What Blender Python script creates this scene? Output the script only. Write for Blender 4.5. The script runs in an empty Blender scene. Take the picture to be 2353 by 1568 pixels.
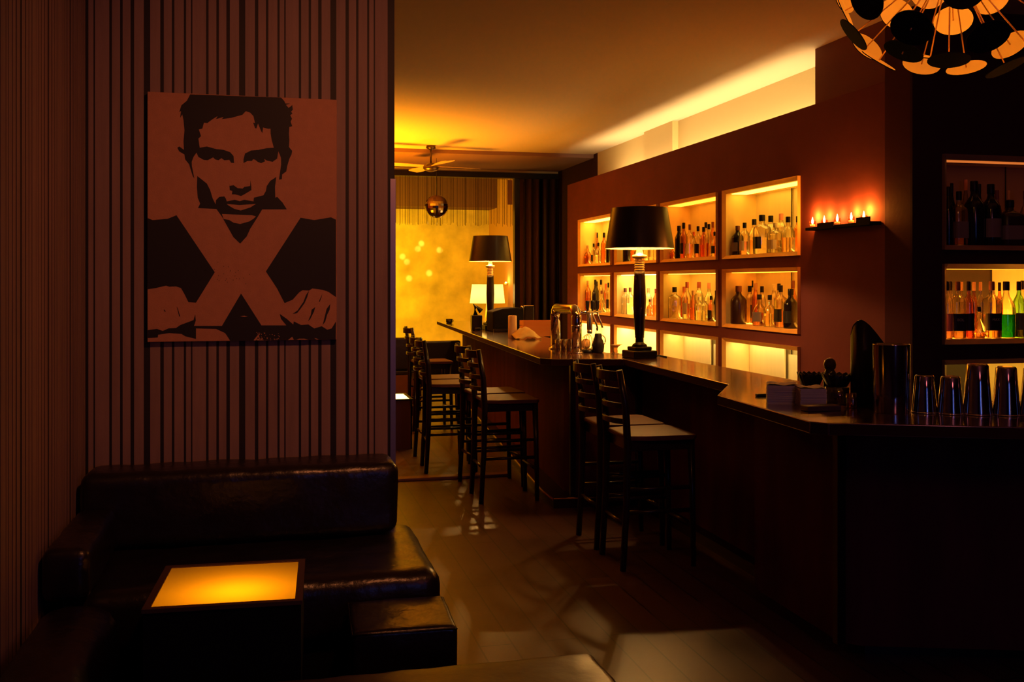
import bpy, bmesh, math, random
from mathutils import Vector, Matrix
from mathutils.geometry import tessellate_polygon
random.seed(7)
C = bpy.context.scene.collection
PI = math.pi
# ------------------------------------------------------------------ camera model
F_PX, CX, HZ, YAW, EYE = 2280.0, 1176.5, 650.0, math.atan(557/2280.0), 1.5
SN, CS = math.sin(YAW), math.cos(YAW)
def ray(u):
    t = (u-CX)/F_PX
    return SN+t*CS, CS-t*SN
def pz(u, v, z):
    d = (EYE-z)*F_PX/(v-HZ); a, b = ray(u)
    return Vector((a*d, b*d, z))
def px(u, v, X):
    a, b = ray(u); d = X/a
    return Vector((X, b*d, EYE-(v-HZ)*d/F_PX))
def py(u, v, Y):
    a, b = ray(u); d = Y/b
    return Vector((a*d, Y, EYE-(v-HZ)*d/F_PX))
cam = bpy.data.cameras.new('camera'); co = bpy.data.objects.new('camera', cam); C.objects.link(co)
co.location = (0, 0, EYE); co.rotation_euler = (PI/2, 0, -YAW)
cam.sensor_width = 36; cam.lens = 36*F_PX/2353.0
cam.shift_y = -(784-HZ)/2353.0; cam.clip_start = 0.05; cam.clip_end = 60
bpy.context.scene.camera = co
vs = bpy.context.scene.view_settings
bpy.context.scene.display_settings.display_device = 'sRGB'
vs.view_transform = 'Standard'; vs.look = 'None'; vs.gamma = 1; vs.exposure = 0.0; vs.use_curve_mapping = False

# ------------------------------------------------------------------ materials
def principled(name):
    m = bpy.data.materials.new(name); m.use_nodes = True
    return m, m.node_tree.nodes, m.node_tree.links, m.node_tree.nodes['Principled BSDF']
def mat(name, col, rough=.5, metal=0, spec=.5, bump=0, bscale=30, var=0, vscale=6, stretch=(1,1,1), emit=None, estr=0, coat=0, trans=0, ior=1.45):
    m, n, l, b = principled(name)
    b.inputs['Base Color'].default_value = (*col, 1)
    b.inputs['Roughness'].default_value = rough
    b.inputs['Metallic'].default_value = metal
    b.inputs['Specular IOR Level'].default_value = spec
    b.inputs['Coat Weight'].default_value = coat
    b.inputs['Coat Roughness'].default_value = .12
    b.inputs['Transmission Weight'].default_value = trans
    b.inputs['IOR'].default_value = ior
    if emit:
        b.inputs['Emission Color'].default_value = (*emit, 1); b.inputs['Emission Strength'].default_value = estr
    if bump or var:
        tc = n.new('ShaderNodeTexCoord'); mp = n.new('ShaderNodeMapping'); mp.inputs['Scale'].default_value = stretch
        l.new(tc.outputs['Object'], mp.inputs['Vector'])
    if var:
        no = n.new('ShaderNodeTexNoise'); no.inputs['Scale'].default_value = vscale; no.inputs['Detail'].default_value = 6
        l.new(mp.outputs[0], no.inputs['Vector'])
        r = n.new('ShaderNodeValToRGB'); r.color_ramp.elements[0].position = .3; r.color_ramp.elements[1].position = .7
        r.color_ramp.elements[0].color = (*[c*(1-var) for c in col], 1); r.color_ramp.elements[1].color = (*[min(1, c*(1+var)) for c in col], 1)
        l.new(no.outputs['Fac'], r.inputs[0]); l.new(r.outputs[0], b.inputs['Base Color'])
    if bump:
        nb = n.new('ShaderNodeTexNoise'); nb.inputs['Scale'].default_value = bscale; nb.inputs['Detail'].default_value = 5
        l.new(mp.outputs[0], nb.inputs['Vector'])
        bp = n.new('ShaderNodeBump'); bp.inputs['Strength'].default_value = bump; bp.inputs['Distance'].default_value = .01
        l.new(nb.outputs['Fac'], bp.inputs['Height']); l.new(bp.outputs[0], b.inputs['Normal'])
    return m
def emis(name, col, s):
    m = bpy.data.materials.new(name); m.use_nodes = True; n = m.node_tree.nodes; l = m.node_tree.links
    n.clear(); o = n.new('ShaderNodeOutputMaterial'); e = n.new('ShaderNodeEmission')
    e.inputs[0].default_value = (*col, 1); e.inputs[1].default_value = s
    l.new(e.outputs[0], o.inputs[0]); return m
def translucent(name, col, mixd=.35):
    m = bpy.data.materials.new(name); m.use_nodes = True; n = m.node_tree.nodes; l = m.node_tree.links
    n.clear(); o = n.new('ShaderNodeOutputMaterial'); t = n.new('ShaderNodeBsdfTranslucent'); d = n.new('ShaderNodeBsdfDiffuse'); mx = n.new('ShaderNodeMixShader')
    tc = n.new('ShaderNodeTexCoord'); no = n.new('ShaderNodeTexNoise'); no.inputs['Scale'].default_value = 5
    r = n.new('ShaderNodeValToRGB'); r.color_ramp.elements[0].color = (*[c*.9 for c in col], 1); r.color_ramp.elements[1].color = (*col, 1)
    l.new(tc.outputs['Object'], no.inputs['Vector']); l.new(no.outputs['Fac'], r.inputs[0]); l.new(r.outputs[0], t.inputs[0])
    d.inputs[0].default_value = (*[c*.6 for c in col], 1)
    mx.inputs[0].default_value = mixd; l.new(t.outputs[0], mx.inputs[1]); l.new(d.outputs[0], mx.inputs[2]); l.new(mx.outputs[0], o.inputs[0])
    return m
def thin_glass(name, tint, edge, gl=.12):
    """thin-walled glass: tinted see-through, darker where the wall is seen edge-on, with a mirror reflection"""
    m = bpy.data.materials.new(name); m.use_nodes = True; n = m.node_tree.nodes; l = m.node_tree.links
    n.clear(); o = n.new('ShaderNodeOutputMaterial'); tr = n.new('ShaderNodeBsdfTransparent'); g = n.new('ShaderNodeBsdfGlossy'); g.inputs['Roughness'].default_value = .06
    lw = n.new('ShaderNodeLayerWeight'); lw.inputs[0].default_value = .35
    r = n.new('ShaderNodeValToRGB'); r.color_ramp.elements[0].position = .38; r.color_ramp.elements[0].color = (*tint, 1)
    r.color_ramp.elements[1].position = .80; r.color_ramp.elements[1].color = (*edge, 1)
    l.new(lw.outputs['Facing'], r.inputs[0]); l.new(r.outputs[0], tr.inputs[0])
    mt = n.new('ShaderNodeMath'); mt.operation = 'MULTIPLY_ADD'; mt.inputs[1].default_value = .6; mt.inputs[2].default_value = gl*.5
    l.new(lw.outputs['Fresnel'], mt.inputs[0]); mx = n.new('ShaderNodeMixShader'); l.new(mt.outputs[0], mx.inputs[0])
    l.new(tr.outputs[0], mx.inputs[1]); l.new(g.outputs[0], mx.inputs[2]); l.new(mx.outputs[0], o.inputs[0])
    return m

M = {}
M['ceiling'] = mat('ceiling_paint', (.50,.37,.30), .9, spec=.2, bump=.05, bscale=60)
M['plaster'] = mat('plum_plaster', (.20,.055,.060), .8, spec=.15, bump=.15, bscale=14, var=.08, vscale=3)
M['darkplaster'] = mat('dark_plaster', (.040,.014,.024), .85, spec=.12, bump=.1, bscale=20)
M['cream'] = mat('cream_plaster', (.60,.47,.26), .85, bump=.08, bscale=20)
M['slat'] = mat('stripe_light_band', (.26,.17,.155), .6, var=.12, vscale=5, stretch=(6,6,.5), bump=.08, bscale=60)
M['slatdark'] = mat('stripe_dark_band', (.012,.008,.010), .6)
M['steel'] = mat('brushed_steel', (.55,.53,.5), .25, 1)
M['chrome'] = mat('polished_chrome', (.75,.72,.7), .07, 1)
M['brass'] = mat('polished_brass', (.9,.68,.35), .28, .7)
M['leather'] = mat('black_leather', (.012,.008,.010), .30, spec=.6, bump=.6, bscale=13, var=.2, vscale=9)
M['brownleather'] = mat('brown_leather', (.045,.018,.014), .36, spec=.5, bump=.3, bscale=12, var=.25, vscale=6)
M['blackwood'] = mat('black_lacquered_wood', (.014,.007,.008), .3, spec=.3, coat=.12, var=.2, stretch=(1,1,.2))
M['seatwood'] = mat('stool_seat_wood', (.085,.026,.018), .5, spec=.25, var=.25, vscale=10, stretch=(1,6,1))
M['base'] = mat('bar_front_panel', (.095,.026,.030), .85, spec=.04, var=.22, vscale=4, stretch=(2,2,.4), bump=.08)
M['mdf'] = mat('niche_lining', (.82,.58,.22), .55, var=.06, vscale=8)
M['frame'] = mat('orange_wood_frame', (.95,.50,.11), .5, var=.08, vscale=12)
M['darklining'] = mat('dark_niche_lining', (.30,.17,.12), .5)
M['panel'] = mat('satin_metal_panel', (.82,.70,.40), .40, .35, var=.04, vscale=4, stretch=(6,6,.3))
M['darkpanel'] = mat('dark_panel', (.05,.04,.04), .35)  # dark colour stands in for the reflection in the left back panels
M['black'] = mat('black_plastic', (.010,.007,.010), .35, spec=.3)
M['matblack'] = mat('matt_black', (.007,.005,.008), .7, spec=.12)
M['shade'] = mat('black_silk_shade', (.016,.009,.012), .30, spec=.6)
M['shadein'] = mat('gold_shade_lining', (.85,.62,.25), .4)
M['paper'] = mat('white_paper', (.62,.55,.50), .8, bump=.1, bscale=40)
M['wax'] = mat('candle_wax', (.85,.70,.5), .5)
M['cloth'] = mat('cream_cloth', (.85,.62,.25), .85, bump=.4, bscale=30)
M['gold'] = mat('gold_disc_inside', (.80,.52,.16), .5)
M['curtain'] = mat('string_curtain_thread', (.04,.016,.012), .8)
M['drape'] = mat('heavy_drape', (.10,.055,.04), .85, bump=.2, bscale=60)
M['goldwall'] = mat('ochre_wall', (.72,.52,.16), .85, var=.34, vscale=2.6, bump=.1)  # blotchy variation stands in for light patterns thrown on the far wall
M['poster'] = mat('poster_ground', (.46,.215,.13), .7, var=.05, vscale=30, bump=.15, bscale=180)
M['ink'] = mat('poster_ink', (.006,.005,.008), .6)
M['orange'] = mat('orange_lit_crate', (.75,.28,.06), .5)  # orange of the lamp light put into the crate colour
def floor_mat():
    m, n, l, b = principled('dark_floor_boards')
    tc = n.new('ShaderNodeTexCoord'); mp = n.new('ShaderNodeMapping'); mp.inputs['Rotation'].default_value = (0,0,PI/2)
    l.new(tc.outputs['Object'], mp.inputs[0])
    br = n.new('ShaderNodeTexBrick'); br.inputs['Scale'].default_value = 1; br.inputs['Brick Width'].default_value = 1.6; br.inputs['Row Height'].default_value = .14
    br.inputs['Mortar Size'].default_value = .004; br.inputs['Color1'].default_value = (.11,.048,.036,1); br.inputs['Color2'].default_value = (.075,.034,.028,1); br.inputs['Mortar'].default_value = (.015,.01,.008,1)
    l.new(mp.outputs[0], br.inputs['Vector'])
    no = n.new('ShaderNodeTexNoise'); no.inputs['Scale'].default_value = 2.2; no.inputs['Detail'].default_value = 8; l.new(tc.outputs['Object'], no.inputs['Vector'])
    mx = n.new('ShaderNodeMixRGB'); mx.blend_type = 'MULTIPLY'; mx.inputs[0].default_value = .6
    l.new(br.outputs['Color'], mx.inputs[1]); l.new(no.outputs['Fac'], mx.inputs[2]); l.new(mx.outputs[0], b.inputs['Base Color'])
    mr = n.new('ShaderNodeMapRange'); mr.inputs['To Min'].default_value = .22; mr.inputs['To Max'].default_value = .52; l.new(no.outputs['Fac'], mr.inputs['Value']); l.new(mr.outputs[0], b.inputs['Roughness'])
    bp = n.new('ShaderNodeBump'); bp.inputs['Strength'].default_value = .15; bp.inputs['Distance'].default_value = .01; l.new(no.outputs['Fac'], bp.inputs['Height']); l.new(bp.outputs[0], b.inputs['Normal'])
    return m
def counter_mat():
    m, n, l, b = principled('varnished_counter_wood')
    tc = n.new('ShaderNodeTexCoord'); mp = n.new('ShaderNodeMapping'); mp.inputs['Scale'].default_value = (1.2,9,1.2); l.new(tc.outputs['Object'], mp.inputs[0])
    no = n.new('ShaderNodeTexNoise'); no.inputs['Scale'].default_value = 2.5; no.inputs['Detail'].default_value = 8; l.new(mp.outputs[0], no.inputs['Vector'])
    r = n.new('ShaderNodeValToRGB'); r.color_ramp.elements[0].color = (.045,.014,.010,1); r.color_ramp.elements[1].color = (.14,.05,.025,1); l.new(no.outputs['Fac'], r.inputs[0]); l.new(r.outputs[0], b.inputs['Base Color'])
    mr = n.new('ShaderNodeMapRange'); mr.inputs['To Min'].default_value = .14; mr.inputs['To Max'].default_value = .34; l.new(no.outputs['Fac'], mr.inputs['Value']); l.new(mr.outputs[0], b.inputs['Roughness'])
    bp = n.new('ShaderNodeBump'); bp.inputs['Strength'].default_value = .12; bp.inputs['Distance'].default_value = .01; l.new(no.outputs['Fac'], bp.inputs['Height']); l.new(bp.outputs[0], b.inputs['Normal'])
    b.inputs['Coat Weight'].default_value = 1; b.inputs['Coat Roughness'].default_value = .10; b.inputs['Coat IOR'].default_value = 1.8
    return m
M['floor'] = floor_mat(); M['counter'] = counter_mat()

# ------------------------------------------------------------------ geometry helpers
def box(bm, x0, x1, y0, y1, z0, z1, mi=0, bev=0, seg=3):
    vsl = [bm.verts.new((x, y, z)) for x in (x0,x1) for y in (y0,y1) for z in (z0,z1)]
    fs = []
    for f in ((0,1,3,2),(4,6,7,5),(0,4,5,1),(2,3,7,6),(0,2,6,4),(1,5,7,3)):
        fc = bm.faces.new([vsl[i] for i in f]); fc.material_index = mi; fs.append(fc)
    if bev:
        es = list({e for f in fs for e in f.edges})
        r = bmesh.ops.bevel(bm, geom=es, offset=bev, segments=seg, profile=.5, affect='EDGES')
    return vsl
def prism(bm, pts, z0, z1, mi=0, ms=None):
    a = [bm.verts.new((p[0], p[1], z0)) for p in pts]; b = [bm.verts.new((p[0], p[1], z1)) for p in pts]
    n = len(pts); out = []
    for i in range(n):
        f = bm.faces.new((a[i], a[(i+1)%n], b[(i+1)%n], b[i])); f.material_index = mi if ms is None else ms; out.append(f)
    for ring, flip in ((a, True), (b, False)):
        tri = tessellate_polygon([[Vector((p[0], p[1], 0)) for p in pts]])
        for t in tri:
            try: f = bm.faces.new([ring[k] for k in (t[::-1] if flip else t)]); f.material_index = mi
            except ValueError: pass
def lathe(bm, prof, seg=24, cx=0, cy=0, mi=0, sq=0, cap=True):
    """prof: list of (radius, z). sq>0 makes a rounded-square section."""
    rings = []
    for r, z in prof:
        ring = []
        for k in range(seg):
            a = 2*PI*(k+.5)/seg; rr = r
            if sq:
                c, s = abs(math.cos(a)), abs(math.sin(a)); p = 2+6*sq
                rr = r*.92/((c**p+s**p)**(1/p)) if r > .55*max(q[0] for q in prof) else r
            ring.append(bm.verts.new((cx+rr*math.cos(a), cy+rr*math.sin(a), z)))
        rings.append(ring)
    for i in range(len(rings)-1):
        for k in range(seg):
            f = bm.faces.new((rings[i][k], rings[i][(k+1)%seg], rings[i+1][(k+1)%seg], rings[i+1][k])); f.material_index = mi; f.smooth = True
    if cap:
        f = bm.faces.new(rings[0][::-1]); f.material_index = mi
        f = bm.faces.new(rings[-1]); f.material_index = mi
def tube(bm, pts, r, seg=8, mi=0, cap=True):
    pts = [Vector(p) for p in pts]; rings = []; up = Vector((0,0,1))
    for i, p in enumerate(pts):
        t = (pts[min(i+1, len(pts)-1)]-pts[max(i-1, 0)]).normalized()
        ref = up if abs(t.dot(up)) < .95 else Vector((1,0,0))
        a = t.cross(ref).normalized(); b = t.cross(a).normalized()
        rr = r[i] if isinstance(r, (list, tuple)) else r
        rings.append([bm.verts.new(p+rr*(math.cos(2*PI*k/seg)*a+math.sin(2*PI*k/seg)*b)) for k in range(seg)])
    for i in range(len(rings)-1):
        for k in range(seg):
            f = bm.faces.new((rings[i][k], rings[i][(k+1)%seg], rings[i+1][(k+1)%seg], rings[i+1][k])); f.material_index = mi; f.smooth = True
    if cap:
        bm.faces.new(rings[0][::-1]).material_index = mi; bm.faces.new(rings[-1]).material_index = mi
def sphere(bm, c, r, u=16, v=10, mi=0, sz=1, smooth=True):
    res = bmesh.ops.create_uvsphere(bm, u_segments=u, v_segments=v, radius=r, matrix=Matrix.Translation(c) @ Matrix.Diagonal((1,1,sz,1)))
    for vv in res['verts']:
        for f in vv.link_faces: f.smooth = smooth; f.material_index = mi
def beam(bm, p, q, w, t, mi=0):
    """rectangular bar from p to q; w horizontal-ish width, t thickness"""
    p, q = Vector(p), Vector(q); d = (q-p).normalized()
    ref = Vector((0,1,0)) if abs(d.y) < .9 else Vector((1,0,0))
    a = d.cross(ref).normalized(); b = d.cross(a).normalized()
    r = []
    for o in (p, q):
        r.append([bm.verts.new(o+sa*a*t/2+sb*b*w/2) for sa, sb in ((-1,-1),(1,-1),(1,1),(-1,1))])
    for k in range(4): bm.faces.new((r[0][k], r[0][(k+1)%4], r[1][(k+1)%4], r[1][k])).material_index = mi
    bm.faces.new(r[0][::-1]).material_index = mi; bm.faces.new(r[1]).material_index = mi
def NB(): return bmesh.new()
def obj(name, bm, m, parent=None, kind=None, loc=None):
    bmesh.ops.recalc_face_normals(bm, faces=bm.faces)
    me = bpy.data.meshes.new(name); bm.to_mesh(me); bm.free()
    for x in (m if isinstance(m, (list, tuple)) else [m]): me.materials.append(x)
    o = bpy.data.objects.new(name, me); C.objects.link(o)
    if parent: o.parent = parent
    if kind: o['kind'] = kind
    if loc is not None: o.location = loc
    return o
def struct(name, bm, m): return obj(name, bm, m, None, 'structure')
def tag(o, label, cat, group=None, kind=None):
    o['label'] = label; o['category'] = cat
    if group: o['group'] = group
    if kind: o['kind'] = kind
    return o
def thing(name, label, cat, loc=(0,0,0), rz=0, group=None):
    o = bpy.data.objects.new(name, None); C.objects.link(o); o.empty_display_size = .05
    o.location = loc; o.rotation_euler = (0,0,rz)
    return tag(o, label, cat, group)
def copy_tree(o, parent=None):
    c = o.copy(); C.objects.link(c)
    if parent: c.parent = parent
    for ch in list(o.children): copy_tree(ch, c)
    return c
def light(kind, name, loc, energy, col, size=.1, rot=(0,0,0), **kw):
    d = bpy.data.lights.new(name, kind); d.energy = energy; d.color = col
    if kind == 'AREA':
        d.shape = 'RECTANGLE'; d.size = size if not isinstance(size, tuple) else size[0]; d.size_y = d.size if not isinstance(size, tuple) else size[1]
    else: d.shadow_soft_size = size
    for k, v in kw.items(): setattr(d, k, v)
    o = bpy.data.objects.new(name, d); C.objects.link(o); o.location = loc; o.rotation_euler = rot
    return o
def aim(o, target):
    o.rotation_euler = (Vector(target)-Vector(o.location)).to_track_quat('-Z', 'Y').to_euler(); return o

# ================================================================== SETTING
CE = 3.05                      # ceiling height
XL, YS, XB, YR = -.72, 4.30, 3.50, 4.89
XW = .526                      # right end of the striped partition
# floor, ceiling
bm = NB(); box(bm, XL-.1, 6.0, -2.1, 15.2, -.1, 0); struct('floor', bm, M['floor'])
bm = NB(); box(bm, XL-.1, 6.0, -2.1, 15.2, CE, CE+.1); struct('ceiling', bm, M['ceiling'])
# striped bands: (gap width, band width) in metres, one repeat of the pattern
PAT = [(.025,.039),(.014,.031),(.010,.037),(.009,.019),(.006,.054),(.010,.031),(.010,.030),(.014,.037)]
def bands(length, start=0):
    out, s, i = [], 0.0, start
    while s < length:
        g, b = PAT[i % len(PAT)]; a = s+g; e = min(a+b, length)
        if e > a: out.append((a, e))
        s = a+b; i += 1
    return out
bm = NB(); box(bm, XL, XW, YS, YS+.12, 0, CE, 1)
for a, e in bands(XW-.02-XL, 3): box(bm, XL+a, XL+e, YS-.001, YS, 0, CE, 0)
struct('wall_back_left', bm, [M['slat'], M['slatdark']])
bm = NB(); box(bm, XL-.12, XL, -2, YS+.12, 0, CE, 1)
for a, e in bands(YS+2.0-.01, 1): box(bm, XL, XL+.001, YS-.005-e, YS-.005-a, 0, CE, 0)
struct('wall_left', bm, [M['slat'], M['slatdark']])
bm = NB(); box(bm, XW-.019, XW+.004, YS-.010, YS+.124, 0, 1.95); struct('trim_1', bm, mat('aged_steel_edge', (.30,.24,.24), .38, .8))
# room around what the camera sees
bm = NB(); box(bm, XL-.1, 6.0, -2.2, -2.0, 0, .9); box(bm, XL-.1, 6.0, -2.2, -2.0, 2.5, CE); box(bm, XL-.1, .6, -2.2, -2.0, .9, 2.5); box(bm, 2.6, 6.0, -2.2, -2.0, .9, 2.5)
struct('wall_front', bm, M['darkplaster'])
bm = NB()
for x in (.6, 1.25, 1.93, 2.56): box(bm, x, x+.04, -2.16, -2.04, .9, 2.5)
for z in (.9, 2.46): box(bm, .64, 2.56, -2.16, -2.04, z, z+.04)
wf = obj('window_1', bm, M['black'], None, 'structure')
bm = NB(); box(bm, .64, 2.56, -2.11, -2.10, .94, 2.46); obj('window_glass', bm, thin_glass('window_glass', (.9,.95,1), (.6,.7,.8)), wf)
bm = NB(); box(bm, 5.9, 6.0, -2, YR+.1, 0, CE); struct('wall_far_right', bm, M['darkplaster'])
bm = NB(); box(bm, -.9, -.8, YS+.12, 15.1, 0, CE); struct('wall_left_back', bm, M['plaster'])

# niche grid
NZ = [(.55, 1.050), (1.165, 1.593), (1.700, 2.213)]
NY = [(6.09, 7.22), (7.36, 8.50), (8.62, 9.75), (9.90, 11.0)]
NXR = [(3.705, 4.84)]
WT = 2.68
def grid_wall(bm, a0, a1, b0, b1, holes_a, holes_b, putbox):
    """wall rectangle a0..a1 x b0..b1 with holes"""
    aa = sorted([a0, a1]+[v for h in holes_a for v in h]); bb = sorted([b0, b1]+[v for h in holes_b for v in h])
    for i in range(len(aa)-1):
        for j in range(len(bb)-1):
            ca, cb = (aa[i]+aa[i+1])/2, (bb[j]+bb[j+1])/2
            if any(h[0] < ca < h[1] for h in holes_a) and any(h[0] < cb < h[1] for h in holes_b): continue
            putbox(aa[i], aa[i+1], bb[j], bb[j+1])
bm = NB()
grid_wall(bm, 5.126, 11.5, 0, WT, NY, NZ, lambda a, b, c, d: box(bm, XB, XB+.06, a, b, c, d))
bmesh.ops.remove_doubles(bm, verts=bm.verts, dist=.0005)
box(bm, XB+.001, XB+.30, 11.44, 11.5, 0, WT)                      # return at the far end
box(bm, XB+.06, XB+.30, 5.126, 11.44, 2.40, 2.43)              # floor of the light cove
struct('wall_right', bm, M['plaster'])
bm = NB(); box(bm, XB+.015, XB+.30, 5.126, 5.915, WT, CE); struct('trim_2', bm, mat('pier_plaster', (.26,.11,.085), .8, spec=.2, bump=.1))                       # pier standing on the bar wall
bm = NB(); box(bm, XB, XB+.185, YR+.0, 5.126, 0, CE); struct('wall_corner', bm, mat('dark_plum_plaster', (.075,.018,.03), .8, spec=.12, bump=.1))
bm = NB(); box(bm, XB+.30, XB+.42, 11.25, 15.1, 0, CE); struct('wall_right_back', bm, M['darkplaster'])  # same wall continued, coloured dark to stand in for shade
bm = NB(); box(bm, XB+.30, XB+.42, 5.35, 11.25, 0, CE)
p0, p1 = px(1545, 300, 3.74).y, px(1480, 300, 3.74).y
box(bm, 3.74, 3.80, p0, p1, 2.43, CE)
struct('wall_right_upper', bm, M['cream'])
bm = NB()
grid_wall(bm, XB+.4, 5.9, 0, CE, NXR, NZ, lambda a, b, c, d: box(bm, a, b, YR, YR+.06, c, d))
box(bm, XB+.2, XB+.4, YR-.0, YR+.0005, 0, CE)
bm.free(); bm = NB()
grid_wall(bm, XB, 5.9, 0, CE, NXR, NZ, lambda a, b, c, d: box(bm, a, b, YR-.02, YR, c, d))
box(bm, XB+.4, 5.9, YR+.40, YR+.46, 0, CE)
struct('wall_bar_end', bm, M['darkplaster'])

# far end of the room
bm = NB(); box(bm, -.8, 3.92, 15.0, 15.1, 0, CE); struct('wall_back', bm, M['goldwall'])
bm = NB(); box(bm, 3.30, 3.36, 13.10, 15.0, 0, CE); struct('wall_alcove', bm, mat('alcove_side_wall', (.50,.24,.08), .8, bump=.2, bscale=10))
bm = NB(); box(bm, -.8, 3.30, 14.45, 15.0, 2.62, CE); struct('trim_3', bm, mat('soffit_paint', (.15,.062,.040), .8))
bm = NB(); box(bm, -.8, 3.80, 12.92, 13.08, 2.975, 3.05); struct('trim_4', bm, M['cream'])  # pale colour stands in for the lit edge of the curtain beam
bm = NB(); box(bm, -.8, 3.80, 11.40, 12.92, 3.005, 3.05); struct('trim_8', bm, mat('ceiling_shadow_tone', (.20,.09,.08), .85, bump=.05))  # dropped strip coloured dark to stand in for shadow near the beam
bm = NB(); box(bm, -.8, 3.80, 12.90, 13.06, 2.90, 2.974); struct('trim_5', bm, M['blackwood'])
bm = NB(); box(bm, 3.20, 3.27, 12.94, 13.04, 0, 2.90); struct('trim_6', bm, M['blackwood'])
bm = NB(); box(bm, -.79, 1.82, 7.46, 7.56, 0, .022, bev=.006); struct('trim_7', bm, mat('floor_threshold', (.22,.10,.05), .35))

# ================================================================== BAR COUNTER
HC = 1.0
inner = [(3.7,3.3),(2.62,3.75),(2.62,6.40),(2.34,6.72),(2.74,12.8)]
top_front = [(2.118,12.8),(1.744,6.358),(1.80,6.265),(2.163,6.178),(2.26,6.16),(2.198,4.50),(1.938,4.076),(1.892,3.22),(1.93,3.16),(2.0,3.145),(2.535,2.917),(3.7,2.55)]
bar = thing('bar_counter', 'long dark wooden bar counter with angled glossy top running into the back of the room', 'bar counter', (2.3, 6, 0))
def sub(pts): return [(p[0]-2.3, p[1]-6) for p in pts]
bm = NB(); prism(bm, sub(top_front+inner), HC-.045, HC, 0, 1)
o = obj('countertop', bm, [M['counter'], mat('counter_edge_wood', (.05,.016,.012), .75, spec=.05)], bar); md = o.modifiers.new('b', 'BEVEL'); md.width = .009; md.segments = 3; md.limit_method = 'ANGLE'; md.material = 0
bf = [(2.42,12.6),(1.98,6.60),(2.00,6.42),(2.47,6.40),(2.47,4.30),(2.22,4.27),(2.22,3.55),(2.28,3.49),(3.7,3.02)]
bi = [(3.7,3.2),(2.56,3.66),(2.56,6.5),(2.30,6.75),(2.66,12.6)]
bm = NB(); prism(bm, sub(bf+bi), .06, HC-.045); obj('front_panel', bm, M['base'], bar)
for p in ((2.21,3.54),(2.45,6.38),(1.985,6.41)):
    bm = NB(); box(bm, p[0]-2.3-.018, p[0]-2.3+.018, p[1]-6-.018, p[1]-6+.018, .06, HC-.046)
    obj('corner_post', bm, M['blackwood'], bar)
kf = [(2.36,12.6),(1.83,6.62),(1.83,6.33),(2.40,6.30),(2.40,4.20),(2.30,4.18),(2.30,3.62),(2.34,3.56),(3.7,3.1)]
bm = NB(); prism(bm, sub(kf+bi), 0, .06); obj('foot_step', bm, M['blackwood'], bar)
rp = [(1.835,6.34,.056),(1.835,6.62,.056),(2.35,12.5,.056)]
bm = NB(); tube(bm, [(a-2.3, b-6, c) for a, b, c in rp], .010, 8); tube(bm, [(a-2.3, b-6, c) for a, b, c in ((1.835,6.34,.056),(2.38,6.31,.056))], .010, 8)
obj('step_edge', bm, mat('dull_brass_rail', (.35,.2,.12), .3, 1), bar)

# ================================================================== DISPLAY NICHES
def niche(kind, a0, a1, z0, z1, label, top_s, bot_s, col, lin, pan, dark_left=False, split=.55, closed=False):
    """local frame: x runs along the opening, +y goes into the wall, z up"""
    w = a1-a0; D = .28
    if kind == 'B': root = thing('display_niche', label, 'niche', (XB, a1, z0), -PI/2, 'lit bottle niches in the bar wall')
    else: root = thing('display_niche', label, 'niche', (a0, YR-.02, z0), 0, 'lit bottle niches in the bar wall')
    h = z1-z0; t = .012
    bm = NB()
    e = .0015
    box(bm, e, w-e, .0, D, e, t); box(bm, e, w-e, .0, D, h-t, h-e); box(bm, e, t, 0, D, t, h-t); box(bm, w-t, w-e, 0, D, t, h-t)
    obj('lining', bm, lin, root)
    bm = NB()                                                   # bevelled picture-frame round the opening
    fw, pr = .026, .024
    for (x0, z0_, x1, z1_) in ((0,0,w,0),(w,0,w,h),(w,h,0,h),(0,h,0,0)):
        cx, cz = w/2, h/2
        def off(x, z, k): return (x+(k if x < cx else -k)*-1, z+(k if z < cz else -k)*-1)
        A = off(x0, z0_, .014); B = off(x1, z1_, .014); a = off(x0, z0_, -.014); b = off(x1, z1_, -.014)
        q = [bm.verts.new((A[0], -pr, A[1])), bm.verts.new((B[0], -pr, B[1])), bm.verts.new((b[0], -.002, b[1])), bm.verts.new((a[0], -.002, a[1])),
             bm.verts.new((A[0], -.0005, A[1])), bm.verts.new((B[0], -.0005, B[1]))]
        bm.faces.new((q[0], q[1], q[2], q[3])); bm.faces.new((q[0], q[4], q[5], q[1])); bm.faces.new((q[3], q[2], q[5], q[4]))
    obj('frame', bm, M['frame'] if lin is M['mdf'] else lin, root)
    s = t+(w-2*t)*split
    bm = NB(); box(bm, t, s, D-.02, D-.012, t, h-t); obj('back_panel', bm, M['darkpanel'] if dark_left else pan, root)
    bm = NB(); box(bm, s+.004, w-t, D-.012, D-.004, t, h-t); obj('back_panel', bm, pan, root)
    bm = NB(); box(bm, s-.001, s+.005, D-.024, D-.019, t, h-t); obj('seam_strip', bm, M['black'], root)
    if closed:
        bm = NB(); box(bm, t+.01, s, .20, .212, t, h-t-.02); obj('sliding_door', bm, pan, root)
        bm = NB(); box(bm, s+.006, w-t-.10, .23, .242, t, h*.84); obj('sliding_door', bm, pan, root)
    bm = NB(); box(bm, .03, w-.03, .04, .17 if kind == 'B' else .10, h-t-.005, h-t); obj('light_strip', bm, emis('strip_light', col, top_s*(.75 if kind == 'B' else 1.2)), root)
    if bot_s:
        bm = NB(); box(bm, .03, w-.03, .135, D-.03, t, t+.002); obj('light_strip', bm, emis('shelf_light', col, bot_s*1.15), root)
    return root
ORG, YEL, PAL = (1,.33,.02), (1,.50,.05), (1,.68,.22)
lo = M['mdf']
cols = ['beside the row of candles', 'just right of the large table lamp', 'behind the large table lamp', 'farthest along the bar wall']
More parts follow.
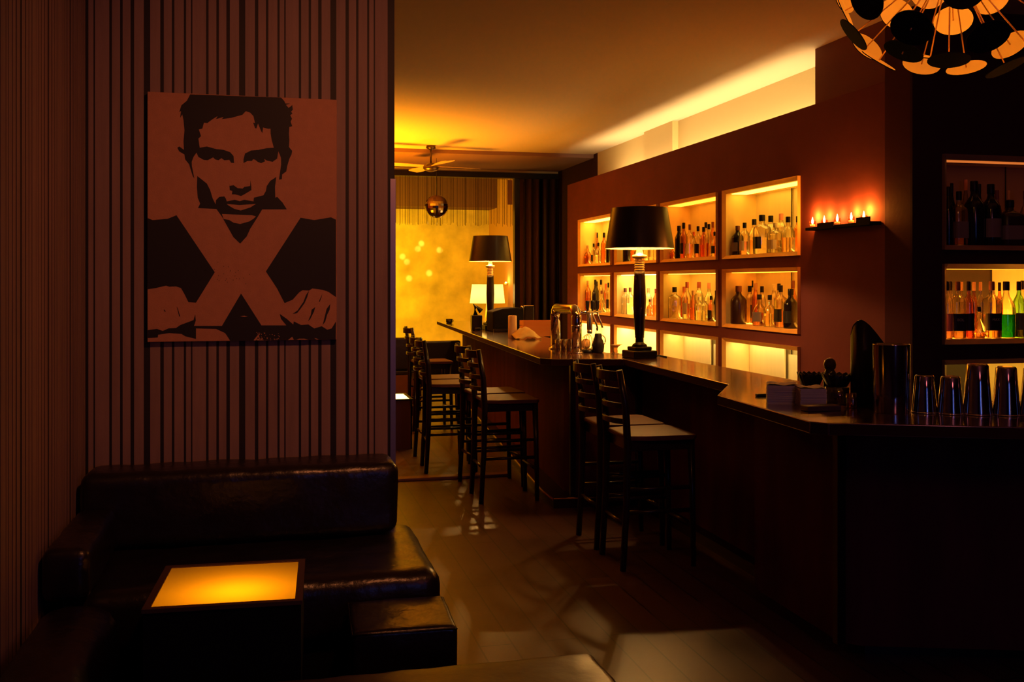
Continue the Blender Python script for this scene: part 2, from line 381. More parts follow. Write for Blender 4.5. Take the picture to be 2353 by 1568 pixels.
spec = {  # (col,row): top strength, bottom strength, colour
 (0,2): (8,10,YEL), (1,2): (5.5,8,ORG), (2,2): (9,9,YEL), (3,2): (12,12,YEL),
 (0,1): (4.5,12,ORG), (1,1): (6,10,YEL), (2,1): (14,14,PAL), (3,1): (9,11,YEL),
 (0,0): (11,0,PAL), (1,0): (11,0,PAL), (2,0): (42,12,PAL), (3,0): (48,14,PAL)}
rown = ['bottom', 'middle', 'top']
for c in range(4):
    for r in range(3):
        ts, bs, cl = spec[(c, r)]
        desc = {0: 'glowing niche with sliding panels' if c < 2 else 'very bright empty niche', 1: 'lit bottle niche', 2: 'lit bottle niche'}[r]
        niche('B', NY[c][0], NY[c][1], NZ[r][0], NZ[r][1], f'{desc}, {rown[r]} row, {cols[c]}', ts, bs, cl, lo, M['panel'], closed=(r == 0 and c < 2), split=.5)
niche('R', *NXR[0], *NZ[2], 'dim reddish bottle niche, upper one on the dark right wall', .55, .9, (1,.24,.04), M['darklining'], M['darklining'])
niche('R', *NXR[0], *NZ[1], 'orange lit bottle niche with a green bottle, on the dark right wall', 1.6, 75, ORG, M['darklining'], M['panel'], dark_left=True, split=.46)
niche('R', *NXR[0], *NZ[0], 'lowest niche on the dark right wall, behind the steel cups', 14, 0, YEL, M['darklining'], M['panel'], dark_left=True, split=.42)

# ================================================================== BOTTLES
PROF = {
 'standard': [(.90,0),(1,.02),(1,.58),(.95,.64),(.68,.71),(.42,.76),(.34,.81),(.33,.93)],
 'slender':  [(.92,0),(1,.02),(1,.56),(.92,.65),(.62,.73),(.42,.80),(.38,.93)],
 'round':    [(.80,0),(.98,.04),(1,.18),(1,.46),(.90,.58),(.58,.68),(.36,.74),(.30,.80),(.30,.93)],
 'square':   [(.92,0),(1,.02),(1,.62),(.90,.69),(.52,.74),(.33,.78),(.30,.82),(.30,.93)],
 'squat':    [(.85,0),(1,.03),(1,.42),(.92,.54),(.60,.64),(.33,.70),(.30,.93)],
 'decanter': [(.70,0),(1,.08),(1,.22),(.85,.36),(.50,.50),(.25,.62),(.24,.90)]}
G = {
 'clear': thin_glass('clear_glass', (.93,.88,.78), (.13,.06,.03), .25),
 'amber': thin_glass('amber_glass', (.90,.52,.25), (.12,.03,.01), .25),
 'rose': thin_glass('rose_glass', (.90,.50,.42), (.14,.03,.03), .25),
 'green': thin_glass('green_glass', (.40,.75,.30), (.05,.16,.03)),
 'dark': mat('dark_bottle_glass', (.010,.008,.012), .12, spec=.6),
 'brown': mat('brown_bottle_glass', (.035,.014,.012), .25)}
LQ = {
 'clear': mat('clear_liquid', (1,.95,.85), .02, trans=1, ior=1.33), 'amber': mat('whisky_liquid', (.92,.58,.30), .02, trans=1, ior=1.33),
 'rose': mat('rose_liquid', (.92,.50,.42), .02, trans=1, ior=1.33), 'green': mat('green_liquid', (.01,.55,.04), .15, trans=.35, ior=1.33, spec=.3),
 'dark': mat('dark_liquid', (.10,.03,.02), .05, trans=.6, ior=1.33)}
CAPC = {'black': M['black'], 'brown': mat('brown_cap', (.16,.05,.035), .4), 'cream': mat('cream_cap', (.85,.72,.45), .5), 'tan': mat('tan_cap', (.55,.28,.14), .5),
 'red': mat('red_cap', (.40,.08,.06), .4), 'pink': mat('pink_foil_cap', (.70,.25,.20), .45)}
LBC = {'black': mat('black_label', (.012,.010,.015), .5), 'cream': mat('cream_label', (.80,.68,.48), .6), 'grey': mat('grey_label', (.22,.17,.17), .6), 'pink': mat('pink_label', (.60,.28,.24), .6), 'olive': mat('olive_label', (.20,.20,.07), .6)}
PROTO = {}
def proto(kind):
    if kind in PROTO: return PROTO[kind]
    sq = .8 if kind == 'square' else 0; P = PROF[kind]; d = {}
    bm = NB(); lathe(bm, P, 20, sq=sq); d['glass'] = bm
    rn = P[-1][0]
    bm2 = NB(); lathe(bm2, [(rn*1.12,.84),(rn*1.18,.85),(rn*1.18,.99),(rn*1.05,1)], 14); d['cap'] = bm2
    bm3 = NB(); n = 14; rl = 1.015
    for k in range(n):
        qs = []
        for kk, z in ((k,.14),(k+1,.14),(k+1,.44),(k,.44)):
            a = -PI/2+(kk/n-.5)*2.6
            rr = rl
            if sq:
                c, s = abs(math.cos(a)), abs(math.sin(a)); p = 2+6*sq; rr = rl*.92/((c**p+s**p)**(1/p))
            qs.append(bm3.verts.new((rr*math.cos(a), rr*math.sin(a), z if kind != 'decanter' else .10+(z-.14)*.3)))
        bm3.faces.new(qs)
    d['paper_label'] = bm3
    bm4 = NB(); lathe(bm4, [(P[0][0]*.95,.015),(.96,.03),(.96,.30),(.96,.42)] if kind != 'decanter' else [(.64,.02),(.9,.08),(.92,.18)], 20, sq=sq); d['liquid'] = bm4
    out = {}
    for k, b in d.items():
        bmesh.ops.recalc_face_normals(b, faces=b.faces); me = bpy.data.meshes.new(k); b.to_mesh(me); b.free(); me.materials.append(M['black']); out[k] = me
    PROTO[kind] = out; return out
def part(name, me, m, parent):
    o = bpy.data.objects.new(name, me); C.objects.link(o); o.parent = parent
    o.material_slots[0].link = 'OBJECT'; o.material_slots[0].material = m; return o
ORD = ['leftmost','second','third','fourth','fifth','sixth','seventh','eighth','ninth','tenth','eleventh','twelfth','thirteenth','fourteenth','fifteenth']
def bottles(wall, zs, entries, where, group):
    entries = sorted(entries, key=lambda e: e[0]); placed = []
    for i, e in enumerate(entries):
        u, vt, w, kind, glass, cap, lab, back = e[:8]; liq = e[8] if len(e) > 8 else None
        off = .185 if back else .075
        if wall == 'B': p = px(u, vt, XB+off)
        else: p = py(u, vt, YR-.02+off)
        dist = p.x*SN+p.y*CS; rad = min(.68*w*dist/F_PX, .075)
        rad = min(rad, .068 if back else .072)
        h = max(.12, min(p.z-zs, .40))
        if wall == 'B':
            yw = px(u, vt, XB).y; a0, a1 = min(NY, key=lambda r_: abs((r_[0]+r_[1])/2-yw)); p.y = min(max(p.y, a0+.016+rad), a1-.016-rad)
        else: p.x = max(p.x, NXR[0][0]+.016+rad)
        # keep neighbours from touching
        for (q, qr, qb) in placed:
            if qb == back:
                dd = (Vector((p.x, p.y))-q).length
                if dd < rad+qr+.001:
                    sh_ = min(rad+qr+.001-dd, .035)
                    if wall == 'B': p.y = max(p.y-sh_, a0+.016+rad)
                    else: p.x += sh_
                    dd = (Vector((p.x, p.y))-q).length
                    if dd < rad+qr: rad = max(.018, dd-qr-.001)
        placed.append((Vector((p.x, p.y)), rad, back))
        look = {'clear':'clear glass','amber':'amber glass','rose':'rose tinted','green':'green glass','dark':'black glass','brown':'dark brown'}[glass]
        lt = f', {lab} label' if lab else ''
        pos = 'back row' if back else 'front row'
        L = f'{look} bottle{lt}, {cap} cap, {ORD[i]} {where}'
        yaw = (-PI/2 if wall == 'B' else 0)+random.uniform(-.35,.15)+(.5 if wall == 'B' else .25)*0
        root = thing('liquor_bottle', L, 'bottle', (p.x, p.y, zs), yaw, group)
        root.scale = (rad, rad, h)
        pr = proto(kind)
        part('glass_body', pr['glass'], G[glass], root); part('cap', pr['cap'], CAPC[cap], root)
        if lab: part('paper_label', pr['paper_label'], LBC[lab], root)
        if len(e) > 9:
            cu = bpy.data.curves.new('t', 'FONT'); cu.body = e[9]; cu.align_x = 'CENTER'; cu.align_y = 'CENTER'; cu.extrude = .01
            t_ = bpy.data.objects.new('t', cu); C.objects.link(t_); dg = bpy.context.evaluated_depsgraph_get(); me = bpy.data.meshes.new_from_object(t_.evaluated_get(dg)); bpy.data.objects.remove(t_)
            for v in me.vertices: v.co = Vector((v.co.x*.021/rad, -(1.05 if kind == 'standard' else .975)-v.co.z*.05, .33+v.co.y*.021/h))
            me.materials.append(LBC['cream']); lt_ = bpy.data.objects.new('lettering', me); C.objects.link(lt_); lt_.parent = root
        if glass not in ('dark','brown'): part('liquid', pr['liquid'], LQ[liq or (glass if glass in LQ else 'clear')], root)
S2, S1 = NZ[1][0]+.012, NZ[2][0]+.012
bottles('B', S1, [
 (1695,519,20,'standard','dark','brown','grey',0),(1711,512,17,'standard','clear','black','cream',0,'rose'),(1733,504,22,'round','clear','black',None,1,'amber'),
 (1751,494,30,'square','clear','black','black',0),(1771,496,19,'slender','clear','black',None,1),(1795,491,17,'slender','clear','pink',None,1),
 (1783,512,28,'square','clear','cream','cream',0),(1811,498,23,'round','clear','black',None,0,'amber'),(1833,497,15,'standard','amber','black',None,1)],
 'from left in top niche by candles', 'bottles in the top niche beside the candles')
bottles('B', S2, [
 (1693,657,27,'standard','brown','brown',None,0),(1711,657,15,'slender','clear','black',None,1),(1723,645,20,'square','clear','black','black',1,'amber'),
 (1736,651,13,'slender','amber','tan',None,1),(1745,677,23,'squat','clear','black','grey',0,'rose'),(1751,658,14,'slender','clear','black',None,1),
 (1769,678,21,'squat','clear','black',None,0),(1778,653,14,'slender','clear','cream',None,1),(1790,652,13,'slender','clear','black',None,1),
 (1794,656,20,'square','clear','black','black',0,'rose'),(1817,664,25,'standard','dark','black','black',0),(1822,645,15,'slender','amber','brown',None,1)],
 'from left in middle niche by candles', 'bottles in the middle niche beside the candles')
bottles('B', S1, [
 (1545,572,9,'squat','amber','brown',None,0),(1551,515,11,'slender','clear','black',None,1),(1560,519,14,'slender','dark','black',None,0),(1571,513,13,'standard','amber','black','black',0),
 (1585,516,13,'square','clear','brown','cream',0,'amber'),(1594,533,12,'round','clear','red',None,1),(1604,520,13,'standard','clear','black','black',0,'rose'),(1617,522,14,'standard','rose','black',None,0),
 (1622,511,11,'slender','clear','black',None,1),(1629,515,14,'round','clear','black',None,0,'amber'),(1638,510,11,'slender','amber','brown',None,1),(1642,533,12,'squat','clear','black','black',0)],
 'from left in top niche by large lamp', 'bottles in the top niche right of the large lamp')
bottles('B', S2, [
 (1550,660,22,'square','clear','black',None,0,'clear'),(1567,659,13,'standard','amber','red',None,1),(1579,648,17,'round','clear','red','cream',0),(1593,668,12,'slender','amber','tan',None,0),
 (1606,648,15,'slender','clear','red',None,1),(1607,682,15,'square','clear','cream',None,0),(1620,683,13,'square','clear','cream',None,0),(1629,650,16,'round','clear','pink',None,1),
 (1634,680,12,'standard','rose','black','black',0,'dark'),(1645,668,8,'slender','dark','black',None,1)],
 'from left in middle niche by large lamp', 'bottles in the middle niche right of the large lamp')
bottles('B', S1, [
 (1441,535,15,'standard','dark','black',None,0),(1455,545,10,'round','amber','brown',None,0),(1485,545,13,'round','clear','brown',None,1),(1497,540,12,'square','clear','black','cream',0),(1508,540,10,'standard','clear','black',None,0)],
 'from left in top niche behind large lamp', 'bottles in the top niche behind the large lamp')
bottles('B', S2, [
 (1436,662,13,'slender','clear','brown',None,0),(1448,661,14,'square','clear','brown',None,0),(1490,662,12,'slender','clear','tan',None,1),(1494,688,13,'squat','amber','brown','cream',0),(1507,664,11,'standard','amber','red',None,0)],
 'from left in middle niche behind large lamp', 'bottles in the middle niche behind the large lamp')
bottles('B', S1, [
 (1346,565,12,'squat','amber','tan',None,0),(1353,537,9,'slender','clear','tan',None,1),(1359,537,8,'slender','amber','black',None,1),(1364,560,9,'square','clear','black','black',0),
 (1375,558,11,'round','clear','black',None,0),(1388,535,11,'standard','amber','black',None,0),(1398,550,8,'slender','dark','black',None,0)],
 'from left in farthest top niche', 'bottles in the top niche at the far end')
bottles('B', S2, [
 (1351,645,11,'standard','amber','tan',None,0),(1361,647,9,'slender','dark','black',None,1),(1368,643,12,'round','dark','black',None,0),(1381,643,9,'slender','clear','black',None,1),
 (1383,668,13,'squat','clear','brown',None,0),(1392,652,8,'slender','rose','red',None,1),(1398,650,8,'standard','clear','black','black',0)],
 'from left in farthest middle niche', 'bottles in the middle niche at the far end')
bottles('R', S1, [
 (2179,429,15,'standard','dark','black',None,0),(2187,421,12,'slender','dark','black',None,1),(2203,440,26,'square','clear','black','grey',0,'amber'),(2219,413,13,'slender','clear','pink',None,1),
 (2237,416,33,'standard','dark','black',None,0),(2250,423,14,'slender','dark','black',None,1),(2269,423,32,'standard','dark','black','grey',0),(2291,437,15,'slender','clear','brown',None,1),
 (2313,460,46,'square','brown','black','grey',0),(2318,438,10,'slender','amber','tan',None,1),(2346,438,20,'round','clear','brown',None,0,'amber')],
 'from left in dim right wall niche', 'bottles in the dim niche on the right wall')
bottles('R', S2, [
 (2176,647,18,'standard','clear','black','pink',0,'rose'),(2185,647,11,'slender','clear','black',None,1),(2199,647,24,'square','clear','brown','black',0,'amber','BOL'),(2210,648,10,'slender','clear','tan',None,1),
 (2222,647,18,'standard','rose','black','black',0),(2238,648,12,'slender','amber','tan',None,1),(2243,705,22,'decanter','clear','black',None,0,'amber'),(2253,648,12,'slender','clear','tan',None,1),
 (2268,647,27,'square','clear','brown','black',0,'amber','MAX'),(2283,648,12,'slender','clear','cream',None,1),(2295,649,11,'slender','amber','black',None,1),(2308,647,30,'round','clear','black',None,0,'green'),
 (2333,647,20,'standard','green','black','olive',0,'dark'),(2349,645,13,'slender','clear','black',None,1)],
 'from left in orange right wall niche', 'bottles in the orange niche on the right wall')
def textmesh(name, body, size, m, loc, rot, parent=None, ext=.0006):
    cu = bpy.data.curves.new(name, 'FONT'); cu.body = body; cu.size = size; cu.extrude = ext; cu.align_x = 'CENTER'; cu.align_y = 'CENTER'
    o = bpy.data.objects.new(name, cu); C.objects.link(o)
    dg = bpy.context.evaluated_depsgraph_get(); me = bpy.data.meshes.new_from_object(o.evaluated_get(dg)); bpy.data.objects.remove(o)
    me.materials.append(m); o = bpy.data.objects.new(name, me); C.objects.link(o)
    if parent: o.parent = parent; o.matrix_parent_inverse = Matrix()
    o.location = loc; o.rotation_euler = rot; return o

# ================================================================== TABLE LAMPS ON THE BAR
def table_lamp(loc, label):
    r = thing('table_lamp', label, 'lamp', loc, math.radians(8), 'black table lamps on the bar')
    bm = NB(); box(bm, -.088, .088, -.088, .088, 0, .05, bev=.008); box(bm, -.062, .062, -.062, .062, .05, .075, bev=.008); lathe(bm, [(.052,.075),(.046,.09),(.030,.098),(.028,.105)], 24)
    obj('base', bm, M['black'], r)
    bm = NB(); lathe(bm, [(.028,.104),(.027,.13),(.031,.135),(.030,.145),(.031,.15),(.040,.30),(.0425,.38),(.040,.47),(.036,.55),(.035,.577)], 28); obj('column', bm, M['blackwood'], r)
    pr = [(.033,.576)]
    for k in range(5): z = .580+k*.016; pr += [(.034,z),(.035,z+.006),(.033,z+.010),(.028,z+.014)]
    pr += [(.030,.660),(.050,.666),(.052,.676),(.046,.684),(.026,.690),(.022,.705),(.014,.735),(.010,.775)]
    bm = NB(); lathe(bm, pr, 28); obj('brass_neck', bm, M['brass'], r)
    bm = NB(); sphere(bm, (0,0,.835), .032, sz=1.3); tube(bm, [(0,0,.77),(0,0,.80)], .014); obj('bulb', bm, emis('lamp_bulb', (1,.62,.2), 14), r)
    bm = NB()
    for s in (-1,1): tube(bm, [(0,s*.02,.77),(0,s*.055,.84),(0,s*.045,.93),(0,0,.985)], .003, 6)
    obj('harp', bm, M['brass'], r)
    def cone(name, m, ro, a=.228, b=.183, z0=.728, z1=.998):
        bm = NB(); n = 48
        ra = [bm.verts.new((( a+ro)*math.cos(2*PI*k/n), (a+ro)*math.sin(2*PI*k/n), z0)) for k in range(n)]
        rb = [bm.verts.new((( b+ro)*math.cos(2*PI*k/n), (b+ro)*math.sin(2*PI*k/n), z1)) for k in range(n)]
        for k in range(n):
            f = bm.faces.new((ra[k], ra[(k+1)%n], rb[(k+1)%n], rb[k])); f.smooth = True
        return bm
    sh = obj('lamp_shade', cone('s', None, .002), M['shade'], r)
    li = obj('shade_lining', cone('s', None, 0), M['shadein'], sh)
    bm = NB(); lathe(bm, [(.17,.972),(.17,.976)], 40); obj('added_top_cover', bm, M['shadein'], sh)  # unseen cover added to keep bulb light off the ceiling
    return r
lp = [(2.40,6.235,HC), (2.29,10.35,HC)]
table_lamp(lp[0], 'large black table lamp on the bar in front of the bottle niches')
table_lamp(lp[1], 'black table lamp farther down the bar, before the ochre wall')
for (x, y, z), e in zip(lp, (115, 95)): light('POINT', 'lamp_light', (x, y, z+.80), e, (1,.50,.13), .03)
bm = NB(); tube(bm, [pz(1497,819,HC)+Vector((0,0,.004)), pz(1515,818,HC)+Vector((0,0,.004)), pz(1532,822,HC)+Vector((0,0,.004))], .004, 6)
tag(obj('lamp_cord', bm, M['black']), 'black cord trailing from the large lamp base over the bar', 'cord')

# ================================================================== POSTER
YPO = YS-.035
def pp(u, v): q = py(u, v, YPO); return (q.x, q.z)
HAIR = [(437,217),(646,224),(653,232),(656,238),(667,238),(657,241),(663,248),(669,244),(671.5,241),(673,252),(669,257),(672,261),(667,265),(671,273),(668,280),(671.5,290),(665,292),(664,307),(665,322),(664,338),(671.5,347),(670,355),(665,365),(660,382),(658,394),(648.5,401),(647.6,412),(641,413),(644,393),(646,378),(645.7,363),(643,355),(639.5,348),(637,364.5),(626.5,372),(613,369),(607,365),(609,371),(600,375),(592,372),(586,367),(581.6,366),(579,370),(569,370),(559.6,375),(559.6,366.5),(563,353),(577,346),(594,344.5),(613,340.6),(629.4,339.7),(624.6,322.5),(621.8,307),(621.8,295.7),(616,296),(604.5,293),(603,306),(600,301),(593,284),(589,295.7),(586,294),(581.6,282),(586,283),(582.5,267),(575,259),(565,255.5),(557,264),(531,271),(510,273.7),(513.7,269),(496.5,273.7),(500,267),(489,273.7),(476.4,283),(468.7,282),(465,295.7),(457,297.6),(462,313),(456,318.6),(459,339.7),(475.4,336.8),(496.5,342.6),(513.7,344.5),(529,350),(536.7,358.8),(538,375),(531,374),(527,367.4),(515.6,368.4),(509,363.6),(502,368.4),(494.6,366.5),(489.8,361.7),(483,365.5),(477,368.4),(467.8,367.4),(456,360.7),(451.5,351),(444.8,360.7),(440.6,372),(441,381.8),(446.7,410.5),(443,404.7),(437,385.6),(435,378),(425.7,366.5),(423.8,355),(412,348),(407.5,339.7),(412,336.8),(422.8,344.5),(421.8,324.4),(424,299.5),(421.8,276.5),(419,263),(414,271),(416,255.5),(412,257.4),(417,242),(429.5,231.6)]
JAW = [(453.4,404.7),(475.4,422),(483,437),(488.8,456.4),(495.5,469.8),(496.5,460),(504,452.6),(515.6,451.6),(519.4,457.4),(521,463),(539.5,459.3),(551,462.5),(561.5,459.3),(582.5,463),(583.5,454.5),(605.5,448.8),(611,439),(613,427.7),(620.8,416),(635,406.7),(632,429.6),(632.7,454.5),(637,452.6),(649.5,466),(659,481.3),(602.6,481.3),(593,497.5),(575,526),(567,543.6),(552,560),(536.7,545.5),(510,498),(497.4,480.3),(455,478.4),(460,468),(454.4,454.5),(452.5,429.6)]
NOSE = [(526,413),(527.5,427.7),(536.7,425.8),(546,432.5),(557.7,433.4),(561.5,429.6),(575,427.7),(575.5,414),(577.5,428),(577.7,437),(561.5,446.8),(554,450.6),(540.5,446.8),(533,446.8),(533.8,439),(528,437)]
ARML = [(338.4,501.5),(351,506),(385.5,503),(405.6,494.8),(493.6,625.9),(450.5,695.7),(433,694.7),(425.7,679.4),(416,662),(404.6,658.4),(389,659),(381.7,656.5),(358.7,662),(339,665)]
ARMR = [(690.6,500.5),(722,506),(760.5,499.6),(772,505),(772,683),(754.7,670.8),(741,666),(718,663),(709.8,668),(695.4,667),(687.8,671.8),(672.5,689),(654,696.7),(636,662),(611,624)]
BOT = [(553.9,674.7),(600.7,748),(658,748),(645.7,733),(642.8,721.6),(659,733),(674,746),(675,738.8),(691.6,747),(708.8,746),(722,755),(739.4,750),(752,758),(762,755),(772,738.8),(771.5,786),(529,785.5),(517.5,765.6),(496.5,756),(450.5,755),(450.5,779),(425.7,773),(417,767.5),(389,765.6),(363.5,769.4),(362.5,776),(339.5,777),(339.5,758.9),(360.6,756),(374,760.8),(387,755),(404.6,754),(414,747.4),(444.8,735.9),(448.6,722.5),(450,736.9),(445.8,749.3),(509.9,749.3)]
def D(l): return [(550+a*.19135, 490+b*.19135) for a, b in l]
INK = [HAIR, JAW, NOSE, ARML, ARMR, BOT,
 D([(838,928),(800,985),(770,1065),(728,1125),(700,1168),(640,1210),(692,1203),(738,1145),(782,1083),(815,1010)]), D([(997,968),(955,1060),(964,1068),(987,1010)]),
 D([(912,1128),(868,1160),(858,1220),(824,1300),(852,1272),(897,1182)]), D([(1092,1090),(1048,1150),(1028,1230),(1000,1345),(1032,1302),(1054,1222),(1084,1160)]),
 [(406,704),(412,728),(414,727),(409,710)], [(376,712),(379,717),(381,716),(378,712)]]
LIGHTP = [[(510,492),(513.7,503.4),(527,506),(536.7,512),(552,515),(573,509),(582.5,503),(588,497.7),(578.7,494.8),(550,493.8)],
 [(521,469),(550,471.5),(588,469),(575,477),(553,484),(538,480),(526,473)], D([(10,1238),(60,1232),(100,1240),(60,1248)]),
 D([(585,1540),(635,1485),(655,1540)]), D([(685,1540),(720,1508),(780,1508),(825,1540)]), D([(900,1500),(925,1505),(955,1540),(925,1530)]), D([(170,1540),(200,1490),(235,1450),(240,1500),(300,1540)])]
for _ in range(46):
    a, b = random.uniform(200,480), random.uniform(1430,1540); r = random.uniform(3,9)
    LIGHTP.append(D([(a-r,b-r*.7),(a+r,b-r),(a+r*.8,b+r),(a-r*.6,b+r*.8)]))
for _ in range(34):
    a, b = random.gauss(520,30), random.gauss(630,14)
    INK.append([(a-.8,b-.6),(a+.7,b-.8),(a+.6,b+.8),(a-.5,b+.6)])
pc = pp(556, 500); poster = thing('poster', 'orange and black canvas print of a man behind a big X on striped wall', 'poster', (pc[0], YPO, pc[1]))
c0, c1, c2, c3 = pp(338.5,212), pp(775,212), pp(773,786.5), pp(339,786.5)
x0 = (c0[0]+c3[0])/2; x1 = (c1[0]+c2[0])/2; zt = (pp(338.5,212)[1]+pp(775,228)[1])/2; zb = c3[1]
bm = NB(); box(bm, x0-pc[0], x1-pc[0], 0, .030, zb-pc[1], zt-pc[1], bev=.002); obj('canvas', bm, M['poster'], poster)
def flat(sets, name):
    bm = NB()
    for poly, y, mi in [(p, yy, k) for (pl, yy, k) in sets for p in pl]:
        pts = []
        for u, v in poly:
            a = pp(u, v); pts.append(Vector((min(max(a[0], x0+.001), x1-.001)-pc[0], y, min(max(a[1], zb+.001), zt-.001)-pc[1])))
        vv = [bm.verts.new(p) for p in pts]
        for t in tessellate_polygon([[Vector((p.x, p.z, 0)) for p in pts]]):
            try: bm.faces.new([vv[k] for k in t]).material_index = mi
            except ValueError: pass
    return obj(name, bm, [M['ink'], M['poster']], poster)
flat([(INK, -.0008, 0), (LIGHTP, -.0016, 1)], 'print')

# ================================================================== LOUNGE FURNITURE
def cushion(bm, x0, x1, y0, y1, z0, z1, bev=.05, n=14, wr=.006, seed=0):
    t = bmesh.new(); box(t, x0, x1, y0, y1, z0, z1, bev=bev, seg=4)
    bmesh.ops.subdivide_edges(t, edges=[e for e in t.edges if e.calc_length() > .18], cuts=n, use_grid_fill=True)
    from mathutils import noise
    for v in t.verts:
        v.co += v.normal*0
    t.normal_update()
    for v in t.verts:
        q = noise.noise(Vector((v.co.x*9+seed, v.co.y*9, v.co.z*3)))+.5*noise.noise(Vector((v.co.x*22, v.co.y*22+seed, v.co.z*8)))
        v.co += v.normal*(wr*q)
    for f in t.faces: f.smooth = True
    me = bpy.data.meshes.new('t'); t.to_mesh(me); t.free(); bm.from_mesh(me); bpy.data.meshes.remove(me)
sofa = thing('corner_sofa', 'black leather corner sofa against the striped walls under the poster', 'sofa', (-.05, 3.9, 0))
def L(x, y): return x+.05, y-3.9
bm = NB(); cushion(bm, -.70+.05, .512+.05, 4.02-3.9, 4.28-3.9, .478, .772, .045, 16, .007, 1)
obj('back_cushion', bm, M['leather'], sofa)
bm = NB(); cushion(bm, -.70+.05, .60+.05, 3.50-3.9, 4.28-3.9, .25, .47, .06, 16, .006, 3)
obj('seat_cushion', bm, M['leather'], sofa)
bm = NB(); cushion(bm, -.705+.05, -.56+.05, 3.40-3.9, 4.01-3.9, .478, .65, .035, 10, .005, 5)
obj('side_back_cushion', bm, M['leather'], sofa)
bm = NB(); box(bm, -.69+.05, .56+.05, 3.56-3.9, 4.27-3.9, .0, .25, bev=.01); obj('sofa_base', bm, M['matblack'], sofa)
# table
tb = thing('lightbox_table', 'low square coffee table with glowing orange top beside the leather sofa', 'coffee table', (-.12, 3.235, 0), math.radians(-3))
hw = .2225; TZ = .56
bm = NB()
for sx in (-1,1): box(bm, sx*hw-(.012 if sx > 0 else -.0), sx*hw+(.012 if sx < 0 else 0), -hw, hw, 0, TZ-.012)
for sy in (-1,1): box(bm, -hw+.012, hw-.012, sy*hw-(.012 if sy > 0 else 0), sy*hw+(.012 if sy < 0 else 0), 0, TZ-.012)
obj('table_body', bm, M['matblack'], tb)
bm = NB()
for a in ((-hw-.004,hw+.004,-hw-.004,-hw+.018),(-hw-.004,hw+.004,hw-.018,hw+.004),(-hw-.004,-hw+.018,-hw+.018,hw-.018),(hw-.018,hw+.004,-hw+.018,hw-.018)): box(bm, *a, TZ-.012, TZ)
obj('metal_rim', bm, mat('dull_bronze_rim', (.16,.09,.06), .4, .6), tb)
bm = NB(); q = [bm.verts.new((sx*(hw-.018), sy*(hw-.018), TZ-.004)) for sx, sy in ((-1,-1),(1,-1),(1,1),(-1,1))]; bm.faces.new(q)
obj('glowing_top', bm, translucent('opal_table_top', (1,.80,.25)), tb)
light('POINT', 'table_light', (-.10, 3.15, .40), 4.4, (1,.32,.004), .05)
# pouf
pf = thing('pouf', 'small square black leather pouf between the sofa end and the front bench', 'pouf', (.424, 3.30, 0), math.radians(-2))
bm = NB(); cushion(bm, -.168, .168, -.162, .162, .03, .40, .018, 8, .003, 7); obj('cushion', bm, M['leather'], pf)
bm = NB(); tube(bm, [(-.166,-.160,.39),(.166,-.160,.39),(.166,.160,.39),(-.166,.160,.39),(-.166,-.160,.39)], .003, 6)
obj('piping', bm, M['leather'], pf)
bm = NB()
for sx in (-1,1):
    for sy in (-1,1): box(bm, sx*.13-.015, sx*.13+.015, sy*.13-.015, sy*.13+.015, 0, .045)
obj('feet', bm, M['black'], pf)
# foreground bench
bn = thing('leather_bench', 'wide dark brown leather bench nearest the camera along the bottom edge', 'bench', (.25, 2.45, 0))
bm = NB(); cushion(bm, -.69, .69, -.36, .38, .24, .40, .03, 16, .005, 11); obj('seat_cushion', bm, M['brownleather'], bn)
bm = NB(); box(bm, -.67, .67, -.34, .35, 0, .25); obj('bench_base', bm, M['matblack'], bn)
ba = thing('leather_armrest', 'rounded black leather bolster block against the left striped wall', 'armrest', (-.58, 2.75, 0))  # arm of the front bench, built as its own block
bm = NB(); cushion(bm, -.125, .125, -.5, .62, .0, .50, .09, 12, .006, 13); obj('cushion', bm, M['leather'], ba)

